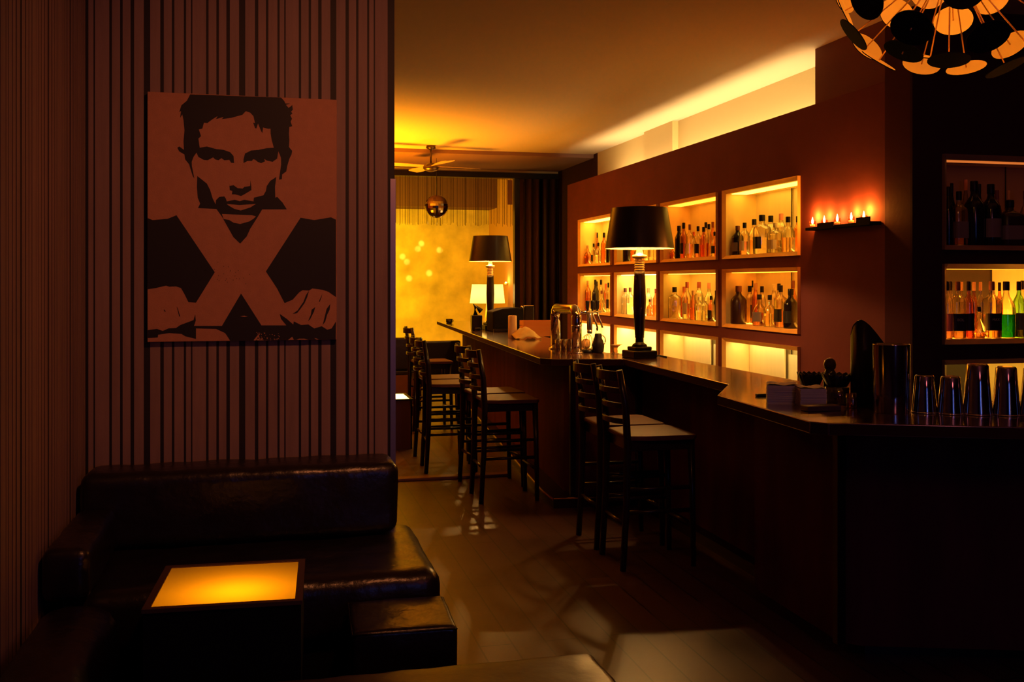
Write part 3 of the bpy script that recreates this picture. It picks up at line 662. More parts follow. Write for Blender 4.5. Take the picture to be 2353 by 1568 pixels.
# ================================================================== BAR STOOLS
def stool(loc, rz, label):
    r = thing('bar_stool', label, 'bar stool', loc, rz, 'ladder back bar stools along the counter')
    W = .165
    bm = NB()
    pts = [(-.19,-.165),(-.19,.165),(-.10,.19),(.17,.20),(.195,.17),(.195,-.17),(.17,-.20),(-.10,-.19)]
    prism(bm, pts, .675, .70)
    o = obj('seat', bm, M['seatwood'], r); md = o.modifiers.new('b', 'BEVEL'); md.width = .008; md.segments = 2
    bm = NB(); box(bm, -.175, .175, -.165, -.145, .62, .675); box(bm, -.175, .175, .145, .165, .62, .675); box(bm, .155, .175, -.145, .145, .62, .675); box(bm, -.175, -.155, -.145, .145, .62, .675)
    obj('apron', bm, M['blackwood'], r)
    for s in (-1,1):
        bm = NB(); tube(bm, [(-.215,s*W,0),(-.195,s*W,.35),(-.19,s*W,.66),(-.20,s*W,.85),(-.235,s*W,1.045)], [.017,.019,.022,.020,.017], 8); obj('back_post', bm, M['blackwood'], r)
        bm = NB(); tube(bm, [(.18,s*W,0),(.165,s*W,.675)], [.015,.021], 8); obj('leg', bm, M['blackwood'], r)
    for k, z in enumerate((.775,.855,.935,1.012)):
        bm = NB(); xb = -.195-.04*max(0, (z-.85))/.195; hgt = .030 if k < 3 else .052; n = 10
        ring = []
        for i in range(n+1):
            y = -W+2*W*i/n; bow = .055*(1-(y/W)**2)
            ring.append([bm.verts.new((xb-bow+dx, y, z+dz)) for dx, dz in ((-.007,-hgt/2),(.007,-hgt/2),(.007,hgt/2),(-.007,hgt/2))])
        for i in range(n):
            for j in range(4): bm.faces.new((ring[i][j], ring[i][(j+1)%4], ring[i+1][(j+1)%4], ring[i+1][j]))
        bm.faces.new(ring[0]); bm.faces.new(ring[-1])
        o = obj('back_slat' if k < 3 else 'top_rail', bm, M['blackwood'], r); md = o.modifiers.new('b', 'BEVEL'); md.width = .004; md.segments = 2
    for (a, b) in (((-.2,-W,.30),(.17,-W,.30)),((-.2,W,.30),(.17,W,.30)),((.168,-W,.22),(.168,W,.22)),((-.2,-W,.24),(-.2,W,.24)),((-.2,-W,.42),(.17,-W,.42)),((-.2,W,.42),(.17,W,.42))):
        bm = NB(); tube(bm, [a, b], .011, 8); obj('stretcher', bm, M['blackwood'], r)
    return r
st = [((2.00,5.04,0), 0, 'nearest bar stool, right in front of the large lamp'),
      ((2.00,5.47,0), 0, 'second nearest bar stool, just behind the nearest one'),
      ((1.61,6.76,0), 0, 'bar stool with broad empty seat left of the counter corner'),
      ((1.62,7.22,0), math.radians(4), 'bar stool whose back peeps over the stool at the counter corner'),
      ((1.42,7.90,0), math.radians(-3), 'bar stool standing out in the aisle with its long legs in view'),
      ((1.44,8.36,0), math.radians(2), 'bar stool directly behind the one out in the aisle'),
      ((1.62,10.15,0), math.radians(3), 'farthest bar stool with its seat toward the end of the counter')]
s0 = stool(*st[0])
for l_, r_, lab in st[1:]:
    c = copy_tree(s0); c.location = l_; c.rotation_euler = (0,0,r_); c['label'] = lab

# ================================================================== CHANDELIER
cc = Vector((2.0, 2.6, 2.49)); R0 = .385
ch = thing('chandelier', 'spherical chandelier of gold and black discs on rods, upper right near the ceiling', 'chandelier', cc)
bm = NB(); lathe(bm, [(.05,CE-cc.z-.03),(.055,CE-cc.z-.001)], 20); tube(bm, [(0,0,.03),(0,0,CE-cc.z-.02)], .008, 8); obj('ceiling_stem', bm, M['black'], ch)
bm = NB(); sphere(bm, (0,0,0), .035); obj('glowing_hub', bm, emis('chandelier_bulb', (1,.55,.12), 25), ch)
N = 62; ga = PI*(3-5**.5); rdm = random.Random(4)
rod_m = mat('thin_brass_rod', (.8,.45,.15), .3, .9); disc_me = None
for k in range(N):
    z = 1-2*(k+.5)/N; rr = math.sqrt(1-z*z); a = ga*k+2.1
    n = Vector((rr*math.cos(a), rr*math.sin(a), z)); Rk = R0*rdm.choice((1,1,.93,.86,.78))
    if n.z > .93: continue
    bm = NB(); tube(bm, [n*.03, n*(Rk+rdm.choice((0,0,.012)))], .0022, 6); obj('rod', bm, rod_m, ch)
    if disc_me is None:
        bm = NB(); nn = 28
        top = [bm.verts.new((.060*math.cos(2*PI*i/nn), .060*math.sin(2*PI*i/nn), 0)) for i in range(nn)]
        bot = [bm.verts.new((.060*math.cos(2*PI*i/nn), .060*math.sin(2*PI*i/nn), .003)) for i in range(nn)]
        f = bm.faces.new(top[::-1]); f.material_index = 0; f = bm.faces.new(bot); f.material_index = 1
        for i in range(nn): f = bm.faces.new((top[i], top[(i+1)%nn], bot[(i+1)%nn], bot[i])); f.material_index = 1
        o = obj('disc', bm, [M['gold'], M['matblack']], ch); disc_me = o.data
    else:
        o = bpy.data.objects.new('disc', disc_me); C.objects.link(o); o.parent = ch
    o.location = n*(Rk+.001); o.rotation_euler = n.to_track_quat('Z', 'Y').to_euler()
light('POINT', 'chandelier_light', cc, 6.0, (1,.36,.03), .06)

# ================================================================== FAR ROOM: fan, mirror ball, curtains, lamps, tables
M['fanmetal'] = mat('fan_dark_metal', (.10,.06,.04), .3, .8)
fc = py(990, 385, 11.1)
fan = thing('ceiling_fan', 'dark ceiling fan with slim blades hanging before the string curtain', 'ceiling fan', (fc.x, fc.y, fc.z))
bm = NB(); lathe(bm, [(.05,CE-fc.z-.001),(.055,CE-fc.z-.03),(.02,CE-fc.z-.05)], 20); obj('ceiling_cup', bm, M['fanmetal'], fan)
bm = NB(); tube(bm, [(0,0,.03),(0,0,CE-fc.z-.03)], .010, 8); obj('down_rod', bm, M['fanmetal'], fan)
bm = NB(); lathe(bm, [(.02,.05),(.05,.045),(.085,.01),(.09,-.01),(.07,-.035),(.03,-.045),(.02,-.05)], 28); obj('motor_housing', bm, M['fanmetal'], fan)
for k in range(4):
    a = math.radians(12+90*k); bm = NB(); n = 8; lr = []
    for i in range(n+1):
        x = .09+.50*i/n; w = .03+.045*math.sin(min(1, i/n*1.3)*PI/2) if i < n else .05
        lr.append([bm.verts.new((x, -w, .004)), bm.verts.new((x, w, .020)), bm.verts.new((x, w, .026)), bm.verts.new((x, -w, .010))])
    for i in range(n):
        for j in range(4): bm.faces.new((lr[i][j], lr[i][(j+1)%4], lr[i+1][(j+1)%4], lr[i+1][j]))
    bm.faces.new(lr[0]); bm.faces.new(lr[-1]); o = obj('blade', bm, mat('fan_blade', (.35,.22,.12), .4), fan); o.rotation_euler = (0,0,a)
bc = py(1003, 475, 11.87)
mb = thing('mirror_ball', 'dark mirror ball hanging in front of the ochre wall', 'mirror ball', bc)
bm = NB(); sphere(bm, (0,0,0), .142, 26, 16, smooth=False); obj('ball', bm, mat('mirror_tiles', (.30,.25,.22), .12, 1), mb)
bm = NB(); tube(bm, [(0,0,.138),(0,0,CE-bc.z)], .003, 6); obj('cord', bm, M['black'], mb)
# string curtain
bm = NB(); r2 = random.Random(5)
x = -.75
while x < 3.17:
    x += r2.choice((.010,.013,.017,.024,.036)); wd = r2.choice((.002,.003,.003,.005)); y = 12.98+r2.uniform(-.02,.02); zb_ = 2.27+r2.uniform(-.02,.03)
    box(bm, x, x+wd, y, y+.003, zb_, 2.91)
o = obj('string_curtain', bm, M['curtain']); tag(o, 'brown string curtain hanging short from the beam at the back of the room', 'curtain', kind='stuff')
def drape(x0, x1, y, z0, z1, m, label, amp=.035, per=.11):
    bm = NB(); n = int((x1-x0)/.01); a = []
    for i in range(n+1):
        x = x0+(x1-x0)*i/n; yy = y+amp*math.sin(2*PI*x/per+.6*math.sin(x*9)); a.append((x, yy))
    for i in range(n):
        v = [bm.verts.new((a[i][0], a[i][1], z0)), bm.verts.new((a[i+1][0], a[i+1][1], z0)), bm.verts.new((a[i+1][0], a[i+1][1], z1)), bm.verts.new((a[i][0], a[i][1], z1))]
        bm.faces.new(v).smooth = True
    bmesh.ops.remove_doubles(bm, verts=bm.verts, dist=.0001)
    o = obj('drape', bm, m); md = o.modifiers.new('s', 'SOLIDIFY'); md.thickness = .006
    return tag(o, label, 'curtain')
drape(3.30, 3.52, 12.86, .01, 2.89, M['drape'], 'brown floor length drape right of the alcove opening')
drape(3.56, 3.77, 12.80, .01, 2.89, mat('darker_drape', (.04,.024,.022), .85), 'darker floor length drape tucked behind the end of the bottle wall')
# small curtain panels lit in the alcove
bm = NB(); box(bm, 3.10, 3.17, 12.95, 12.962, 2.55, 2.88); tag(obj('fabric_panel', bm, mat('tan_fabric', (.55,.33,.15), .8)), 'short tan fabric strip at the right end of the string curtain', 'curtain')
# cream shaded lamp on side table
ll = py(1120, 697, 13.45)
tbl = thing('side_table', 'small side table under the cream shaded lamp in the alcove', 'table', (ll.x, ll.y, 0))
bm = NB(); lathe(bm, [(.22,.72),(.22,.75)], 32); obj('tabletop', bm, M['blackwood'], tbl)
bm = NB(); tube(bm, [(0,0,.02),(0,0,.72)], .03); lathe(bm, [(.18,0),(.18,.02)], 24); obj('pedestal', bm, M['blackwood'], tbl)
cl = thing('shaded_lamp', 'cream shaded lamp glowing in the alcove behind the farther bar lamp', 'lamp', (ll.x, ll.y, .75))
bm = NB(); lathe(bm, [(.09,0),(.09,.02),(.03,.05),(.05,.18),(.03,.33),(.015,.46)], 24); obj('base', bm, M['brass'], cl)
bm = NB(); z0 = ll.z-.75; n = 40
ra = [bm.verts.new((.245*math.cos(2*PI*k/n), .245*math.sin(2*PI*k/n), z0)) for k in range(n)]; rb = [bm.verts.new((.215*math.cos(2*PI*k/n), .215*math.sin(2*PI*k/n), z0+.262)) for k in range(n)]
for k in range(n): bm.faces.new((ra[k], ra[(k+1)%n], rb[(k+1)%n], rb[k])).smooth = True
obj('lamp_shade', bm, translucent('cream_lamp_shade', (.95,.85,.6)), cl)
light('POINT', 'cream_lamp_light', (ll.x, ll.y, ll.z+.12), 9, (1,.66,.20), .06)
# dim second lit table in the aisle
def lit_table(name, x0, x1, y0, y1, z, label, e, col=(1,.55,.15)):
    r = thing(name, label, 'table', ((x0+x1)/2, (y0+y1)/2, 0)); a, b = (x1-x0)/2, (y1-y0)/2
    bm = NB(); box(bm, -a, -a+.012, -b, b, 0, z-.01); box(bm, a-.012, a, -b, b, 0, z-.01); box(bm, -a, a, -b, -b+.012, 0, z-.01); box(bm, -a, a, b-.012, b, 0, z-.01); obj('table_body', bm, mat('table_side', (.13,.05,.035), .4), r)
    bm = NB()
    for q in ((-a-.01,a+.01,-b-.01,-b+.02),(-a-.01,a+.01,b-.02,b+.01),(-a-.01,-a+.02,-b+.02,b-.02),(a-.02,a+.01,-b+.02,b-.02)): box(bm, *q, z-.012, z)
    obj('rim', bm, M['black'], r)
    bm = NB(); bm.faces.new([bm.verts.new((sx*(a-.02), sy*(b-.02), z-.004)) for sx, sy in ((-1,-1),(1,-1),(1,1),(-1,1))]); obj('glowing_top', bm, translucent('opal_top', (.95,.85,.65)), r)
    light('AREA', 'table_light', ((x0+x1)/2, (y0+y1)/2, z-.2), e, col, (2*a*.8, 2*b*.8), (PI,0,0))
lit_table('lightbox_table', .90, 1.25, 8.92, 9.42, .45, 'bright low light box table far back beside the striped wall end', 11, (1,.62,.24))
q = pz(941, 786, .74)
lit_table('dining_table', q.x-.28, q.x+.15, q.y-.05, q.y+.45, .74, 'far dining table with lit top in front of the ochre wall', 2.2)
# dark chairs round the far table
def far_chair(loc, rz, label):
    r = thing('dining_chair', label, 'chair', loc, rz, 'dark chairs at the far table')
    bm = NB(); box(bm, -.22,.22,-.22,.22,.42,.48, bev=.02); obj('seat', bm, M['leather'], r)
    bm = NB(); box(bm, -.22,.22,.17,.23,.48,.86, bev=.02); obj('backrest', bm, M['leather'], r)
    for sx in (-1,1):
        for sy in (-1,1): bm = NB(); tube(bm, [(sx*.19,sy*.19,0),(sx*.18,sy*.18,.43)], .018); obj('leg', bm, M['blackwood'], r)
    return r
c1_ = far_chair((1.52,11.75,0), PI, 'dark padded chair in front of the far lit table')
c2_ = copy_tree(c1_); q = pz(1014, 790, .72); c2_.location = (1.80, 11.0, 0); c2_.rotation_euler = (0,0,PI+.2); c2_['label'] = 'dark padded chair just left of the far tip of the counter'
# uplight candle glow on alcove wall
q = py(1168, 652, 13.75)
wl = thing('wall_light', 'small glowing uplight on the orange alcove side wall', 'wall light', (3.27, 13.75, q.z-.02))
bm = NB(); lathe(bm, [(.02,0),(.03,.03)], 12); obj('cup', bm, M['brass'], wl)
bm = NB(); sphere(bm, (0,0,.03), .016, 10, 8); obj('bulb', bm, emis('uplight_bulb', (1,.55,.12), 22), wl)
light('POINT', 'uplight', (3.24, 13.70, q.z+.05), 1.6, (1,.5,.08), .03)

# ================================================================== CANDLES ON WALL
cand = [(1867,506),(1894,503),(1924,498),(1956,494),(1985,491)]
cy = [px(u, v, XB-.04).y for u, v in cand]; zc = 1.862
sh = thing('candle_shelf', 'narrow dark metal shelf on the bar wall carrying five candles', 'shelf', (XB-.001, sum(cy)/5, zc))
hl = (max(cy)-min(cy))/2+.07; mc = sum(cy)/5
bm = NB(); box(bm, -.075, 0, min(cy)-.12-mc, max(cy)+.03-mc, -.02, 0, bev=.003); obj('ledge', bm, M['matblack'], sh)
bm = NB(); box(bm, -.079, -.074, min(cy)-.12-mc, min(cy)+.02-mc, -.02, .028); obj('front_lip', bm, M['matblack'], sh); bm = NB(); box(bm,-.079,-.074, cy[2]-.02-mc, cy[1]+.02-mc, -.02, .02); obj('front_lip', bm, M['matblack'], sh)
cg = thin_glass('candle_glass', (.95,.6,.4), (.4,.12,.05))
places = ['farthest from the shakers', 'second from the left end', 'middle one', 'second from the right end', 'rightmost and nearest the dark wall']
for i, y in enumerate(cy):
    r = thing('candle', f'small lit candle in a glass on the wall shelf, {places[i]}', 'candle', (XB-.04, y, zc), 0, 'candles on the wall shelf')
    bm = NB(); lathe(bm, [(.018,.002),(.020,.004),(.022,.042)], 16, cap=False); obj('glass_cup', bm, cg, r)
    bm = NB(); lathe(bm, [(.016,0),(.017,.020)], 14); obj('wax', bm, M['wax'], r)
    bm = NB(); lathe(bm, [(.001,.022),(.006,.030),(.0075,.037),(.005,.050),(.0008,.068)], 12); obj('flame', bm, emis('candle_flame', (1,.60,.18), 60), r)
    light('POINT', 'candle_light', (XB-.036, y, zc+.075), (4.2,2.4,1.1,3.6,5.0)[i], (1,.26,.018), .012)

# ================================================================== THINGS ON THE NEAR COUNTER
def at(u, v): return pz(u, v, HC)
def W(px_, p): return px_*(p.x*SN+p.y*CS)/F_PX
# steel cups
cups = [(2124,952,57,88,'leftmost and shortest'),(2184,955,58,88,'second from left'),(2246,957,66,118,'tall one, third from left'),(2312,958,62,113,'tall one, fourth from left'),(2376,960,62,113,'cut off by the right edge of the view')]
for i, (u, v, w, h, d) in enumerate(cups):
    p = at(u, v); r0 = W(w, p)/2; hh = W(h, p)
    q = Vector((p.x, p.y, 0)).normalized()*r0; r = thing('shaker_tin', f'upturned steel shaker tin, {d}', 'shaker tin', (p.x+q.x, p.y+q.y, HC), 0, 'upturned steel tins on the near counter')
    bm = NB(); k = .74 if i < 2 else .72
    lathe(bm, [(r0*.97,0),(r0,.003),(r0*.985,.010),(r0*(.985+k)/2,hh*.5),(r0*k,hh-.006),(r0*k-.004,hh)], 40); obj('cup', bm, mat('tin_steel', (.42,.38,.37), .09, 1), r)
    bm = NB(); lathe(bm, [(r0*1.02,.0005),(r0*1.035,.003),(r0*1.0,.006)], 40); obj('rolled_rim', bm, M['chrome'], r)
# wide steel cylinder
p = at(2048, 953); r0 = W(84, p)/2
r = thing('steel_canister', 'wide tall steel canister on the near counter left of the shaker tins', 'canister', (p.x+p.normalized().x*r0, p.y+p.normalized().y*r0, HC))
bm = NB(); hh = W(160, p); lathe(bm, [(r0*.93,0),(r0*.95,.004),(r0*.97,hh*.3),(r0,hh-.004),(r0*1.02,hh),(r0*.97,hh),(r0*.95,.01)], 48, cap=False)
lathe(bm, [(r0*.92,.0),(r0*.92,.012)], 32); obj('canister_body', bm, mat('canister_steel', (.36,.31,.31), .11, 1), r)
# slanted black holder
a_, b_ = ray(1996); p2 = Vector((a_*4.02, b_*4.02, HC))
r = thing('slant_top_holder', 'tall black holder with rounded slanted top behind the steel canister', 'holder', p2, -.5)
TB = [(-1,.285),(-.85,.325),(-.6,.344),(-.35,.350),(0,.330),(.4,.296),(.8,.258),(1,.24)]
def hz(x):
    for i in range(len(TB)-1):
        if TB[i][0] <= x <= TB[i+1][0]: f = (x-TB[i][0])/(TB[i+1][0]-TB[i][0]); return TB[i][1]*(1-f)+TB[i+1][1]*f
    return TB[-1][1]
bm = NB(); n = 48; outer = []; inn = []
for k in range(n):
    a = 2*PI*k/n; ex, ey = math.cos(a)*.070, math.sin(a)*.050; zt_ = hz(max(-1, min(1, math.cos(a))))
    outer.append((bm.verts.new((ex, ey, 0)), bm.verts.new((ex, ey, zt_)))); inn.append((bm.verts.new((ex*.95, ey*.95, .004)), bm.verts.new((ex*.95, ey*.95, zt_))))
for k in range(n):
    j = (k+1)%n
    for q in ((outer[k][0],outer[j][0],outer[j][1],outer[k][1]),(inn[k][0],inn[k][1],inn[j][1],inn[j][0]),(outer[k][1],outer[j][1],inn[j][1],inn[k][1])): bm.faces.new(q).smooth = True
bm.faces.new([o[0] for o in outer][::-1]); bm.faces.new([o[0] for o in inn])
obj('holder_body', bm, M['black'], r)
# napkins, mat, holders
def place(u, v): q = at(u, v); return q
def gp(u, d): a, b = ray(u); return Vector((a*d, b*d, HC))
def bk(p, e): q = Vector((p.x, p.y, 0)).normalized()*e; return Vector((p.x+q.x, p.y+q.y, HC))
p = place(1800, 936)
for (pp_, wx, wy, hz, rz, lab) in ((gp(1796,4.14), .12, .11, .076, -.45, 'stack of white paper napkins at the counter edge, left one'), (gp(1861,4.05), .105, .10, .072, -.25, 'stack of white paper napkins, right one beside the glass')):
    r = thing('napkin_stack', lab, 'napkins', (pp_.x, pp_.y, HC), rz, 'napkin stacks')
    bm = NB(); rr = random.Random(int(wx*1000)); n = 26
    for k in range(n):
        dx, dy = rr.uniform(-.002,.002), rr.uniform(-.002,.002); box(bm, -wx/2+dx, wx/2+dx, -wy/2+dy, wy/2+dy, hz*k/n, hz*(k+.86)/n)
    obj('napkins', bm, M['paper'], r)
    bm = NB(); 
    g = 8; vv = [[bm.verts.new((-wx/2+wx*i/g, -wy/2+wy*j/g, hz+.004*math.sin(i*1.1)*math.sin(j*.9+1)+.004)) for j in range(g+1)] for i in range(g+1)]
    for i in range(g):
        for j in range(g): bm.faces.new((vv[i][j], vv[i+1][j], vv[i+1][j+1], vv[i][j+1])).smooth = True
    o = obj('loose_top_napkin', bm, M['paper'], r)
p = place(1886, 948)
bm = NB(); box(bm, -.072, .072, -.03, .03, 0, .022, bev=.004); o = obj('bar_caddy_tray', bm, mat('dark_tray', (.08,.04,.035), .5), loc=tuple(gp(1886,3.88))); tag(o, 'low dark tray on the counter in front of the napkin stacks', 'tray')
def bowl(loc, r0, h, n, label, z0):
    r = thing('scalloped_bowl', label, 'bowl', (loc.x, loc.y, z0), 0, 'black scalloped bowls')
    bm = NB(); prof = [(r0*.55,0),(r0*.62,.004),(r0*.85,h*.6),(r0,h),(r0*.95,h),(r0*.80,h*.6),(r0*.5,.008)]; seg = n*4; rings = []
    for q, z in prof:
        rings.append([bm.verts.new(((q*(1+.035*math.cos(n*2*PI*k/seg)))*math.cos(2*PI*k/seg), (q*(1+.035*math.cos(n*2*PI*k/seg)))*math.sin(2*PI*k/seg), z+(.004*math.cos(n*2*PI*k/seg) if z > h*.9 else 0))) for k in range(seg)])
    for i in range(len(rings)-1):
        for k in range(seg): bm.faces.new((rings[i][k], rings[i][(k+1)%seg], rings[i+1][(k+1)%seg], rings[i+1][k])).smooth = True
    bm.faces.new(rings[0][::-1]); bm.faces.new(rings[-1]); obj('bowl_body', bm, M['black'], r); return r
g1 = gp(1924, 4.08)
r = thing('glass_tumbler', 'tall glass tumbler holding up a black scalloped bowl beside the napkins', 'glass', (g1.x, g1.y, HC))
bm = NB(); lathe(bm, [(.044,0),(.047,.003),(.050,.072),(.0475,.072),(.044,.012),(.040,.010)], 28); obj('tumbler_glass', bm, thin_glass('smoky_glass', (.55,.45,.45), (.08,.05,.06), .3), r)
bowl(g1, .064, .052, 14, 'black scalloped bowl standing on the glass tumbler', HC+.0725)
b2 = gp(1863, 4.45)
r = thing('cake_stand', 'black footed stand carrying the rear scalloped bowl behind the napkins', 'stand', (b2.x, b2.y, HC))
bm = NB(); lathe(bm, [(.04,0),(.04,.004),(.012,.008),(.010,.026),(.035,.030),(.035,.034)], 24); obj('stand_body', bm, M['black'], r)
bowl(b2, .060, .060, 16, 'shallow black scalloped bowl on the footed stand behind the napkins', HC+.0345)
b3 = gp(1907, 4.45)
r = thing('round_jar', 'round dark jar rising behind the scalloped bowls', 'jar', (b3.x, b3.y, HC))
bm = NB(); lathe(bm, [(.026,0),(.030,.01),(.030,.09),(.022,.105),(.018,.11),(.025,.118),(.028,.135),(.024,.150),(.012,.160),(.002,.163)], 24); obj('jar_body', bm, mat('dark_amber_jar', (.07,.035,.03), .15), r)
bm = NB(); lathe(bm, [(.034,.0),(.035,.014)], 20); obj('jar_foot', bm, M['black'], r)
gq = gp(1957, 3.95)
r = thing('shot_glass', 'little glass with an orange glint between tumbler and steel canister', 'glass', tuple(gq))
bm = NB(); lathe(bm, [(.018,0),(.020,.002),(.024,.06),(.0225,.06),(.018,.012),(.015,.01)], 20); obj('glass_body', bm, G['amber'], r)
gq = gp(1752, 4.36)
bm = NB(); box(bm, -.03, .03, -.012, .012, 0, .012, bev=.003); tag(obj('bottle_opener', bm, M['black'], loc=tuple(gq)), 'small black opener lying at the edge left of the napkins', 'opener')

# ================================================================== MIDDLE OF THE COUNTER: beer tap etc
t0 = Vector((1.985, 6.72, HC))                       # right (near) foot of the chrome arch
p_near, p_far = at(1325, 812), at(1275, 806)
tap = thing('beer_tap', 'chrome arch beer tower with three black tap handles on the bar', 'beer tap', tuple(gp(1325, 7.04)))
T0 = gp(1325, 7.04); vec = gp(1276, 7.50)-T0
def rel(u, d): q = gp(u, d)-T0; return q.x, q.y
pts = [Vector((0,0,0)), Vector((0,0,.235))]
for k in range(1, 9):
    a = PI/2*k/8; pts.append(Vector((vec.x*.12*(1-math.cos(a)), vec.y*.12*(1-math.cos(a)), .235+.075*math.sin(a))))
for k in range(0, 9):
    a = PI/2*k/8; pts.append(Vector((vec.x*(1-.12+.12*math.sin(a)), vec.y*(1-.12+.12*math.sin(a)), .235+.075*math.cos(a))))
pts.append(Vector((vec.x, vec.y, 0)))
bm = NB(); tube(bm, pts, .036, 24); obj('arch_pipe', bm, M['chrome'], tap)
bm = NB()
bm.free()
for q in (Vector((0,0,0)), vec): bm = NB(); lathe(bm, [(.05,0),(.05,.008),(.04,.012)], 24, q.x, q.y); obj('pipe_flange', bm, M['chrome'], tap)
bm = NB(); lathe(bm, [(.0385,.19),(.0385,.20)], 24); obj('pipe_collar', bm, M['chrome'], tap)
bm = NB(); tube(bm, [(.02,.02,.288),(*rel(1380,7.2),.292)], .012, 12); obj('tap_bar', bm, M['chrome'], tap)
for k, (dx, dy) in enumerate((rel(1350,7.10),rel(1361.5,7.14),rel(1373,7.17))):
    bm = NB(); lathe(bm, [(.006,.300),(.008,.308),(.012,.318),(.015,.366),(.014,.372)], 16, dx, dy); obj('tap_handle', bm, M['black'], tap)
    bm = NB()
    if k == 0: lathe(bm, [(.018,.16),(.021,.17),(.021,.27),(.015,.285)], 18, dx+.015, dy-.004); lathe(bm, [(.014,.135),(.019,.142),(.019,.162)], 18, dx+.015, dy-.004)
    else: tube(bm, [(dx,dy,.285),(dx+.008,dy,.255),(dx+.022,dy-.01,.215),(dx+.034,dy-.012,.175)], .007, 10)
    obj('spout', bm, M['steel'], tap)
# shot glasses under the arch
glm = thin_glass('tumbler_glass', (.97,.80,.6), (.6,.25,.08), .3)
sg = None; k = 0
for row, (u0, v0) in enumerate(((1283, 812),(1283, 802))):
    for i in range(3):
        p = gp(1281+i*13+row*2, 7.06+.11*row)
        lab = f'small ribbed tumbler under the chrome tap arch, {["left","middle","right"][i]} of the {["front","back"][row]} row'
        r = thing('ribbed_tumbler', lab, 'glass', tuple(p), 0, 'tumblers under the tap arch')
        bm = NB(); seg = 32; prof = [(.015,0),(.016,.003),(.0185,.092),(.017,.092),(.014,.01)]; rg = []
        for q, z in prof: rg.append([bm.verts.new((q*(1+.05*math.cos(8*2*PI*j/seg))*math.cos(2*PI*j/seg), q*(1+.05*math.cos(8*2*PI*j/seg))*math.sin(2*PI*j/seg), z)) for j in range(seg)])
        for a in range(len(rg)-1):
            for j in range(seg): bm.faces.new((rg[a][j], rg[a][(j+1)%seg], rg[a+1][(j+1)%seg], rg[a+1][j])).smooth = True
        bm.faces.new(rg[0][::-1]); bm.faces.new(rg[-1]); obj('glass_body', bm, glm, r)
# strainer / fan of wire tools and black shaker mug
p = gp(1351, 7.12)
r = thing('tool_caddy', 'round wire caddy with bar tools beside the chrome tap', 'bar tools', (p.x, p.y, HC))
bm = NB(); lathe(bm, [(.05,0),(.055,.004),(.05,.02)], 24); obj('caddy_base', bm, M['black'], r)
bm = NB()
for k in range(6):
    a = PI*k/6; tube(bm, [(.045*math.cos(a+j*.0)*math.cos(t), .045*math.sin(a)*math.cos(t), .07+.06*math.sin(t)) for j, t in enumerate([PI*2*q/20 for q in range(21)])], .0018, 5)
obj('wire_cage', bm, M['brass'], r)
bm = NB(); tube(bm, [(.02,0,.02),(.06,-.02,.16)], .002, 5); sphere(bm, (.063,-.021,.168), .008, 10, 8, sz=1.8); obj('bar_spoon', bm, M['black'], r)
bm = NB(); sphere(bm, (-.01,.02,.06), .035, 16, 10, sz=1.1); obj('tea_light_bowl', bm, mat('warm_bowl', (.8,.4,.12), .3), r)
p = gp(1374.5, 7.08)
r = thing('cocktail_shaker', 'black tilted shaker jug with a ring handle beside the wire caddy', 'jug', (p.x, p.y, HC), math.radians(-10))
bm = NB(); lathe(bm, [(.030,0),(.040,.01),(.044,.05),(.036,.085),(.026,.105),(.026,.13),(.020,.138)], 24); obj('jug_body', bm, M['black'], r)
bm = NB(); tube(bm, [(.024+.028*math.sin(t), 0, .088-.036*math.cos(t)) for t in [PI*k/10 for k in range(11)]], .004, 8); obj('handle', bm, M['brass'], r)
p = gp(1414, 6.98)
r = thing('martini_glass', 'short stemmed glass with a wide rim left of the large lamp', 'glass', (p.x, p.y, HC))
bm = NB(); lathe(bm, [(.030,0),(.030,.002),(.018,.006),(.016,.04),(.022,.050),(.040,.062),(.038,.062),(.014,.045),(.01,.044)], 28); obj('glass_body', bm, glm, r)
bm = NB(); tube(bm, [(-.045,-.01,.064),(.055,.01,.066)], .0018, 5); obj('stirrer', bm, M['brass'], r)
# wax pillar, crumpled cloth, machine
p = at(1180, 778)
r = thing('pillar_candle', 'tall cream pillar candle on the bar beside the crumpled cloth', 'candle', (p.x, p.y+.04, HC))
bm = NB(); lathe(bm, [(.038,0),(.040,.004),(.039,.200),(.034,.204),(.030,.198)], 24); obj('wax', bm, mat('cream_wax', (.90,.62,.35), .5), r)
bm = NB(); tube(bm, [(0,0,.19),(0,0,.215)], .002, 5); obj('wick', bm, M['black'], r)
p = at(1210, 779)+Vector((.0,.06,0)); from mathutils import noise as nz
bm = NB(); g = 18; vv = []
for i in range(g+1):
    row = []
    for j in range(g+1):
        a, b = i/g*2-1, j/g*2-1; h = max(0, 1-(a*a*.8+b*b*.8))
        row.append(bm.verts.new((a*.115, b*.15, .008+h*.085+.03*abs(nz.noise(Vector((a*2.2, b*2.2, 3)))) )))
    vv.append(row)
for i in range(g):
    for j in range(g): bm.faces.new((vv[i][j], vv[i+1][j], vv[i+1][j+1], vv[i][j+1])).smooth = True
o = obj('crumpled_cloth', bm, M['cloth'], loc=(p.x, p.y, HC-.004)); o.modifiers.new('s', 'SOLIDIFY').thickness = .004
tag(o, 'crumpled cream bar cloth lying on the counter beside the pillar candle', 'cloth')
p = at(1236, 776)+Vector((.09,.28,0))
r = thing('wooden_crate', 'wooden box coloured orange as if lit, standing on the bar behind the cloth', 'box', (p.x, p.y, HC), -.05)
bm = NB()
for z in (.0,.05,.10): box(bm, -.16,.16,-.10,-.09,z,z+.045); box(bm, -.16,.16,.09,.10,z,z+.045); box(bm, -.17,-.16,-.10,.10,z,z+.045); box(bm, .16,.17,-.10,.10,z,z+.045)
obj('crate_slats', bm, M['orange'], r)
